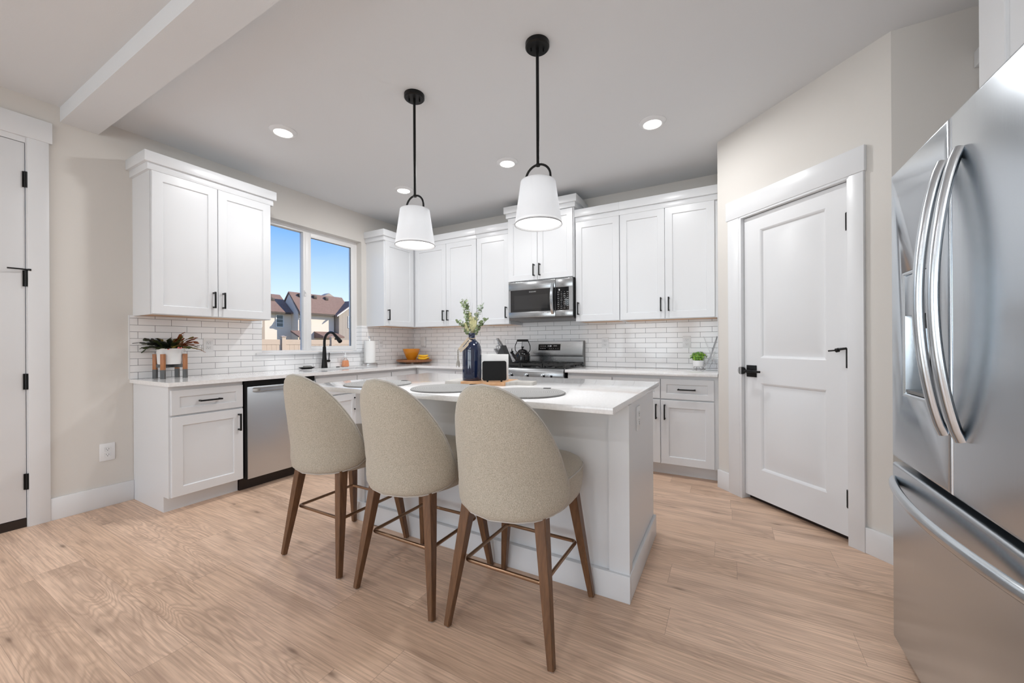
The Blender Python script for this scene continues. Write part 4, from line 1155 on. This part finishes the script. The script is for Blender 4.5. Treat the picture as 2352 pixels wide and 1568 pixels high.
# garland tag round the neck
gl = thing('tassel_garland', 'wooden tag and grey tassel hanging from the vase neck', 'garland', (2.495, -2.145, CT + BT + .272), 0)
bm = B(); tube(bm, [(.0245 * math.cos(a), .0245 * math.sin(a), .004 * math.sin(a * 2) - .006) for a in [2 * PI * i / 20 for i in range(20)]], .0025, 6, closed=True); obj('cord', bm, M_tag, gl)
fr_ = -CFWD
a0 = Vector((0, 0, -.008)) + CRGT * -.018 + fr_ * .030; a1 = a0 + CRGT * -.055 + Vector((0, 0, -.070)) + fr_ * .045
for k, (sh, tt) in enumerate(((0, 0), (.016, -.012))):
    bm = B(); o1 = CRGT * sh; tube(bm, [tuple(a0 + o1 + Vector((0, 0, tt))), tuple(a0.lerp(a1, .5) + o1 + Vector((0, 0, tt))), tuple(a1 + o1 * .6 + Vector((0, 0, tt)))], [1, 1, .85], sect=[(-.0035, -.0075), (.0035, -.0075), (.0035, .0075), (-.0035, .0075)], up=tuple(fr_)); obj('wooden_tag', bm, M_tag, gl)
bm = B(); M_yarn = mat('grey yarn', (.36, .34, .31), .9)
c0 = a1 + CRGT * -.004
for ph in (0, PI): tube(bm, [tuple(c0 + Vector((0, 0, -.055 * t_)) + CRGT * (.003 * math.cos(ph + t_ * 12))) for t_ in [i / 12 for i in range(13)]], .0028, 6)
obj('braid', bm, M_yarn, gl)
bm = B(); c1 = c0 + Vector((0, 0, -.05))
for i in range(14):
    a = 2 * PI * i / 14; e = c1 + Vector((.011 * math.cos(a), .011 * math.sin(a), -.052 - .006 * math.sin(i * 5))); tube(bm, [tuple(c1), tuple(c1.lerp(e, .5) + Vector((.003 * math.cos(a), .003 * math.sin(a), 0))), tuple(e)], .0017, 5)
lathe(bm, [(0, .004), (.005, 0), (.005, -.008), (0, -.01)], 10, tuple(c1)); obj('tassel', bm, M_yarn, gl)
# white box and little black board on the serving board
bxz = CT + BT
wb = thing('white_box', 'white upright rectangular holder behind the small black board', 'holder', (2.620, -2.065, bxz), math.radians(27))
bm = B(); box(bm, -.083, .083, -.035, .035, 0, .163, .003); obj('case', bm, M_white_cer, wb)
bm = B(); box(bm, -.0833, .0833, -.0353, .0353, .127, .1285); obj('lid_seam', bm, mat('pale seam', (.6, .6, .6), .5), wb)
cb = thing('tabletop_chalkboard', 'small black rounded tabletop board on two ball feet', 'board', (2.682, -2.178, bxz), math.radians(33))
bm = B(); prism(bm, [(.0725 * sx_ + dx_, .008 + .118 * sz_ + dz_) for sx_, sz_, cc in ((-1, 0, 180), (1, 0, 270), (1, 1, 0), (-1, 1, 90)) for dx_, dz_ in [((-sx_ * .012 + .012 * math.cos(math.radians(cc + w))), ((.012 if sz_ == 0 else -.012) + .012 * math.sin(math.radians(cc + w)))) for w in (0, 22.5, 45, 67.5, 90)]], -.005, .005, 'y', M=Matrix.Rotation(-.06, 4, 'X'))
obj('panel', bm, M_blackp, cb)
for s_ in (-1, 1):
    bm = B(); lathe(bm, [(0, 0), (.005, .001), (.0062, .006), (.005, .011), (0, .012)], 14, (.042 * s_, -.002, 0)); box(bm, .042 * s_ - .003, .042 * s_ + .003, -.002, .03, .002, .010, .001); obj('ball_foot', bm, M_black, cb)
# placemats
pm = thing('placemat', 'x', 'placemat')
M_mat = mat('braided grey cotton', (.42, .42, .415), .95); n = N(M_mat)
ga = n.n('TexGradient', gradient_type='RADIAL'); tc = n.n('TexCoord'); ln = n.n('VectorMath', operation='LENGTH', i_0=tc.outputs['Object'])
n.l(tc.outputs['Object'], ga.inputs[0])
wv = n.math('SINE', n.math('ADD', n.math('MULTIPLY', ln.outputs['Value'], 2 * PI / .0095), n.math('MULTIPLY', ga.outputs['Fac'], 2 * PI)))
nz_ = n.noise(tc.outputs['Object'], 300, 2, .7)
n.l(n.mix(n.math('MULTIPLY', n.math('ADD', n.math('MULTIPLY', wv, .25), nz_), .95), (.13, .13, .13), (.54, .54, .53)), n.b.inputs['Base Color'])
n.bump(n.math('ADD', wv, nz_), .5, .002)
bm = B(); lathe(bm, [(0, 0), (.200, 0), (.204, .003), (.200, .007), (0, .007)], 64); obj('mat', bm, M_mat, pm)
bm = B(); box(bm, -.020, .020, -.012, .016, .0071, .0090, .0006, M=Matrix.Translation((.04, .187, 0)) @ Matrix.Rotation(.3, 4, 'Z')); obj('leather_tab', bm, M_blackp, pm)
for i, (x, y, lab) in enumerate(((1.99, -2.445, 'grey braided round placemat in front of the far left stool'), (2.545, -2.45, 'grey braided round placemat in front of the middle stool'), (3.02, -2.44, 'grey braided round placemat in front of the right stool'))):
    o = pm if i == 0 else copy_tree(pm)
    o.location = (x, y, CT + .0005); o['label'] = lab; o['group'] = 'placemats on the island'

# small green plant and easel on the right counter
gp = thing('small_plant', 'small bright green bushy plant in a white pot by the pantry wall', 'plant', (3.668, -.105, CT), 0)
bm = B(); lathe(bm, [(0, .026), (.040, .026), (.047, .034), (.052, .085), (.048, .085), (.044, .07), (0, .07)], 32); obj('pot', bm, M_white_cer, gp)
bm = B()
for a in (.4, 2.0, 3.6, 5.2): tube(bm, [(.030 * math.cos(a), .030 * math.sin(a), .03), (.046 * math.cos(a), .046 * math.sin(a), .016), (.052 * math.cos(a), .052 * math.sin(a), .0)], .003, 8)
obj('pot_legs', bm, M_silver, gp)
random.seed(9)
for mm_, cnt in ((mat('bright leaf', (.30, .52, .05), .5), 150), (mat('deep leaf', (.10, .26, .035), .5), 130)):
    bm = B()
    for i in range(cnt):
        u_ = random.uniform(-1, 1); a = random.uniform(0, 2 * PI); s_ = math.sqrt(1 - u_ * u_); rr_ = random.uniform(.6, 1.0)
        c = Vector((.072 * s_ * math.cos(a) * rr_, .066 * s_ * math.sin(a) * rr_, .122 + .046 * u_ * rr_))
        n_ = (c - Vector((0, 0, .11)) + Vector((random.uniform(-.03, .03),) * 3)).normalized(); e1 = n_.orthogonal().normalized(); e1 = (e1 * math.cos(a * 3) + n_.cross(e1) * math.sin(a * 3)); e2 = n_.cross(e1); L = random.uniform(.008, .014)
        vs = [bm.verts.new(c + e1 * L * x_ + e2 * L * .55 * y_ + n_ * z_ * L) for x_, y_, z_ in ((-1, 0, 0), (-.3, .9, .15), (.4, .8, .15), (1, 0, -.2), (.4, -.8, .15), (-.3, -.9, .15))]
        bm.faces.new(vs)
    obj('foliage', bm, mm_, gp, smooth=0)
ea = thing('cookbook_stand', 'silver wire cookbook stand with a slim tilted tray by the pantry wall', 'stand', (3.775, -.12, CT), 0)
bm = B(); tube(bm, [(-.062, .03, .31), (.0, .01, .125), (.06, -.02, .0)], .0025, 6); tube(bm, [(-.02, .0, .003), (.03, .03, .17)], .0025, 6); tube(bm, [(.0, .0, .11), (.066, .0, .105)], .0025, 6); tube(bm, [(-.045, -.03, .004), (.066, -.03, .004)], .0035, 6); tube(bm, [(-.045, .05, .004), (.066, .05, .004)], .003, 6)
obj('wire_frame', bm, M_silver, ea)
bm = B(); tube(bm, [(-.055, -.015, .03), (-.005, -.005, .12), (.052, .005, .31)], [.6, 1, 1], sect=[(-.004, -.006), (.004, -.006), (.004, .006), (-.004, .006)], up=(0, 1, 0)); obj('tilted_bar', bm, mat('grey acrylic edge', (.30, .30, .31), .35), ea)
bm = B(); box(bm, -.03, .064, -.012, -.009, .0, .095, .001); obj('clear_panel', bm, thin_glass('acrylic', (.93, .93, .94), .02), ea)

# ------------------------------------------------------------------ outdoors
GZ = -.55
bm = B(); box(bm, -90, -.17, -30, 70, GZ - .1, GZ); struct(obj('ground', bm, mat('dry lawn', (.24, .20, .11), .95)))
fn = thing('vinyl_fence', 'tan vinyl privacy fence outside the kitchen window', 'fence', (-9, 0, GZ), 0)
M_fence = mat('tan vinyl', (.56, .42, .31), .55)
FT = 1.90
for i in range(8):
    y0 = -2.05 + i * 1.83
    bm = B(); box(bm, -.06, .06, y0 - .063, y0 + .063, 0, FT + .08); po = obj('post', bm, M_fence, fn)
    bm = B(); prism(bm, [(-.075, -.078), (.075, -.078), (.075, .078), (-.075, .078)], FT + .08, FT + .10, 'z', M=Matrix.Translation((0, y0, 0))); lathe(bm, [(.095, FT + .10), (0, FT + .14)], 4, (0, y0, 0)); obj('post_cap', bm, M_fence, po)
    bm = B(); box(bm, -.022, .022, y0 + .063, y0 + 1.767, FT - .17, FT); box(bm, -.022, .022, y0 + .063, y0 + 1.767, .05, .2)
    for k in range(11): box(bm, -.012, .012, y0 + .066 + k * .1546, y0 + .066 + k * .1546 + .150, .2, FT - .17)
    obj('panel', bm, M_fence, fn, smooth=0)


def siding(name, c, vert=False, w=.2):
    m = mat(name, c, .7); n = N(m); tc = n.n('TexCoord'); s = n.n('SeparateXYZ', i_0=tc.outputs['Object'])
    f = n.math('FRACT', n.math('DIVIDE', s.outputs[1 if vert else 2], w))
    l_ = n.math('LESS_THAN', f, .06 if not vert else .1)
    n.l(n.mix(n.math('MULTIPLY', l_, .35), c, tuple(x * .55 for x in c)), n.b.inputs['Base Color']); return m


M_sid = siding('cream lap siding', (.80, .68, .55)); M_sid2 = siding('taupe lap siding', (.42, .33, .26)); M_bat = siding('taupe board and batten', (.40, .33, .27), True, .5)
M_roof = mat('brown shingles', (.20, .12, .09), .9); n = N(M_roof)
n.l(n.mix(n.noise(n.obj(), 6, 4, .8), (.13, .075, .055), (.34, .21, .16)), n.b.inputs['Base Color'])
M_fas = mat('dark gutter', (.07, .045, .03), .6); M_htrim = mat('house white trim', (.75, .72, .66), .6); M_hglass = mat('house window glass', (.10, .12, .12), .05)


def hwin(parent, x, y0, y1, z0, z1, rows=2):
    bm = B(); t_ = .10
    box(bm, x, x + .06, y0 - t_, y0, z0 - t_, z1 + t_); box(bm, x, x + .06, y1, y1 + t_, z0 - t_, z1 + t_); box(bm, x, x + .06, y0, y1, z0 - t_, z0); box(bm, x, x + .06, y0, y1, z1, z1 + t_)
    for i in range(1, rows): box(bm, x, x + .05, y0, y1, z0 + (z1 - z0) * i / rows - .03, z0 + (z1 - z0) * i / rows + .03)
    f = obj('window', bm, M_htrim, parent); bx('pane', M_hglass, f, x, x + .03, y0, y1, z0, z1)


def roof(parent, xf, xb, y0, y1, ze, xr, zr, th=.18, m=None):
    bm = B(); prism(bm, [(xf, ze), (xr, zr), (xb, ze), (xb, ze + th), (xr, zr + th * 1.15), (xf, ze + th)], y0, y1, 'y'); return obj('roof', bm, m or M_roof, parent, smooth=0)


def vent(parent, x, y, z):
    bm = B(); box(bm, x - .2, x + .2, y - .22, y + .22, z - .2, z + .22, .04); obj('roof_vent', bm, M_fas, parent)


# left town house (lower, set back) and right one (nearer, taller)
h1 = thing('town_house', 'cream house with brown roof seen through the left window pane', 'house', (-41.3, 21, GZ), 0)
g = -GZ
bm = B(); box(bm, -4.4, 0, -.9, 2.49, 0, 4.95 + g); obj('wall', bm, M_sid, h1, smooth=0)
bm = B(); box(bm, -4.4, .02, -1.8, -.55, 0, 4.95 + g); obj('side_wing', bm, M_sid2, h1, smooth=0)
bm = B(); box(bm, 0, .08, -.9, 2.29, 0, 1.6 + g); obj('lower_wall', bm, M_sid2, h1, smooth=0)
roof(h1, .45, -4.85, -1.9, 2.44, 4.85 + g, -2.2, 7.1 + g)
bm = B(); box(bm, .40, .52, -1.9, 2.14, 4.8 + g, 5.0 + g); obj('gutter', bm, M_fas, h1)
hwin(h1, .02, .75, 1.45, 3.35 + g, 4.65 + g, 3); hwin(h1, .1, .55, 1.75, .2 + g, 1.35 + g, 1); hwin(h1, .03, -1.25, -.95, 3.3 + g, 4.5 + g, 1)
vent(h1, -1.75, .9, 6.95 + g); vent(h1, -1.3, 1.0, 6.55 + g)
h2 = thing('town_house', 'nearer cream house with taller brown roof and side gable, right pane', 'house', (-40, 23.5, GZ), 0)
bm = B(); box(bm, -3.6, 0, .0, 4.75, 0, 5.0 + g); prism(bm, [(-3.6, 5.0 + g), (-1.8, 7.35 + g), (.0, 5.0 + g)], .02, .2, 'y'); obj('wall', bm, M_sid, h2, smooth=0)
roof(h2, .45, -4.05, -.05, 7.3, 4.9 + g, -1.8, 7.4 + g)
bm = B(); box(bm, .40, .52, -.15, 4.9, 4.82 + g, 5.02 + g); tube(bm, [(.4, -.1, 4.85 + g), (.25, .25, 4.5 + g), (.08, .3, 4.3 + g), (.08, .3, 1.6 + g)], .05, 6); obj('gutter', bm, M_fas, h2)
bm = B(); box(bm, -8, .6, 4.95, 10, 0, 5.0 + g); prism(bm, [(4.95, 5.0 + g), (10.05, 5.0 + g), (7.5, 6.7 + g)], .35, .6, 'x'); obj('side_wing', bm, M_bat, h2, smooth=0)
bm = B(); box(bm, .6, .72, 4.93, 5.12, 0, 5.0 + g); obj('corner_board', bm, M_bat, h2)
bm = B(); prism(bm, [(4.5, 4.80 + g), (7.5, 6.85 + g), (10.5, 4.80 + g), (10.5, 5.0 + g), (7.5, 7.08 + g), (4.5, 5.0 + g)], -6, 1.0, 'x'); obj('gable_roof', bm, M_roof, h2, smooth=0)
bm = B(); prism(bm, [(4.45, 4.74 + g), (7.5, 6.83 + g), (10.55, 4.74 + g), (10.55, 4.90 + g), (7.5, 7.02 + g), (4.45, 4.90 + g)], 1.0, 1.05, 'x'); obj('gable_fascia', bm, M_htrim, h2, smooth=0)
bm = B(); prism(bm, [(5.0, 7.45 + g), (6.4, 8.2 + g), (7.8, 7.45 + g)], -4.2, -3.2, 'x'); obj('far_gable', bm, M_sid2, h2, smooth=0)
hwin(h2, .6, 6.45, 7.2, 3.5 + g, 4.85 + g, 2)
vent(h2, -1.35, 1.1, 7.2 + g); vent(h2, -1.35, 3.0, 7.2 + g); vent(h2, -1.35, 4.6, 7.15 + g)
bm = B(); prism(bm, [(0, 2.85 + g), (1.8, 2.25 + g), (1.8, 2.05 + g), (0, 2.05 + g)], 2.0, 4.9, 'y'); obj('porch_roof', bm, M_roof, h2, smooth=0)
bm = B(); prism(bm, [(0, 2.9 + g), (1.6, 2.2 + g), (1.6, 2.05 + g), (0, 2.7 + g)], -.9, .5, 'y'); obj('porch_roof', bm, M_roof, h2, smooth=0)
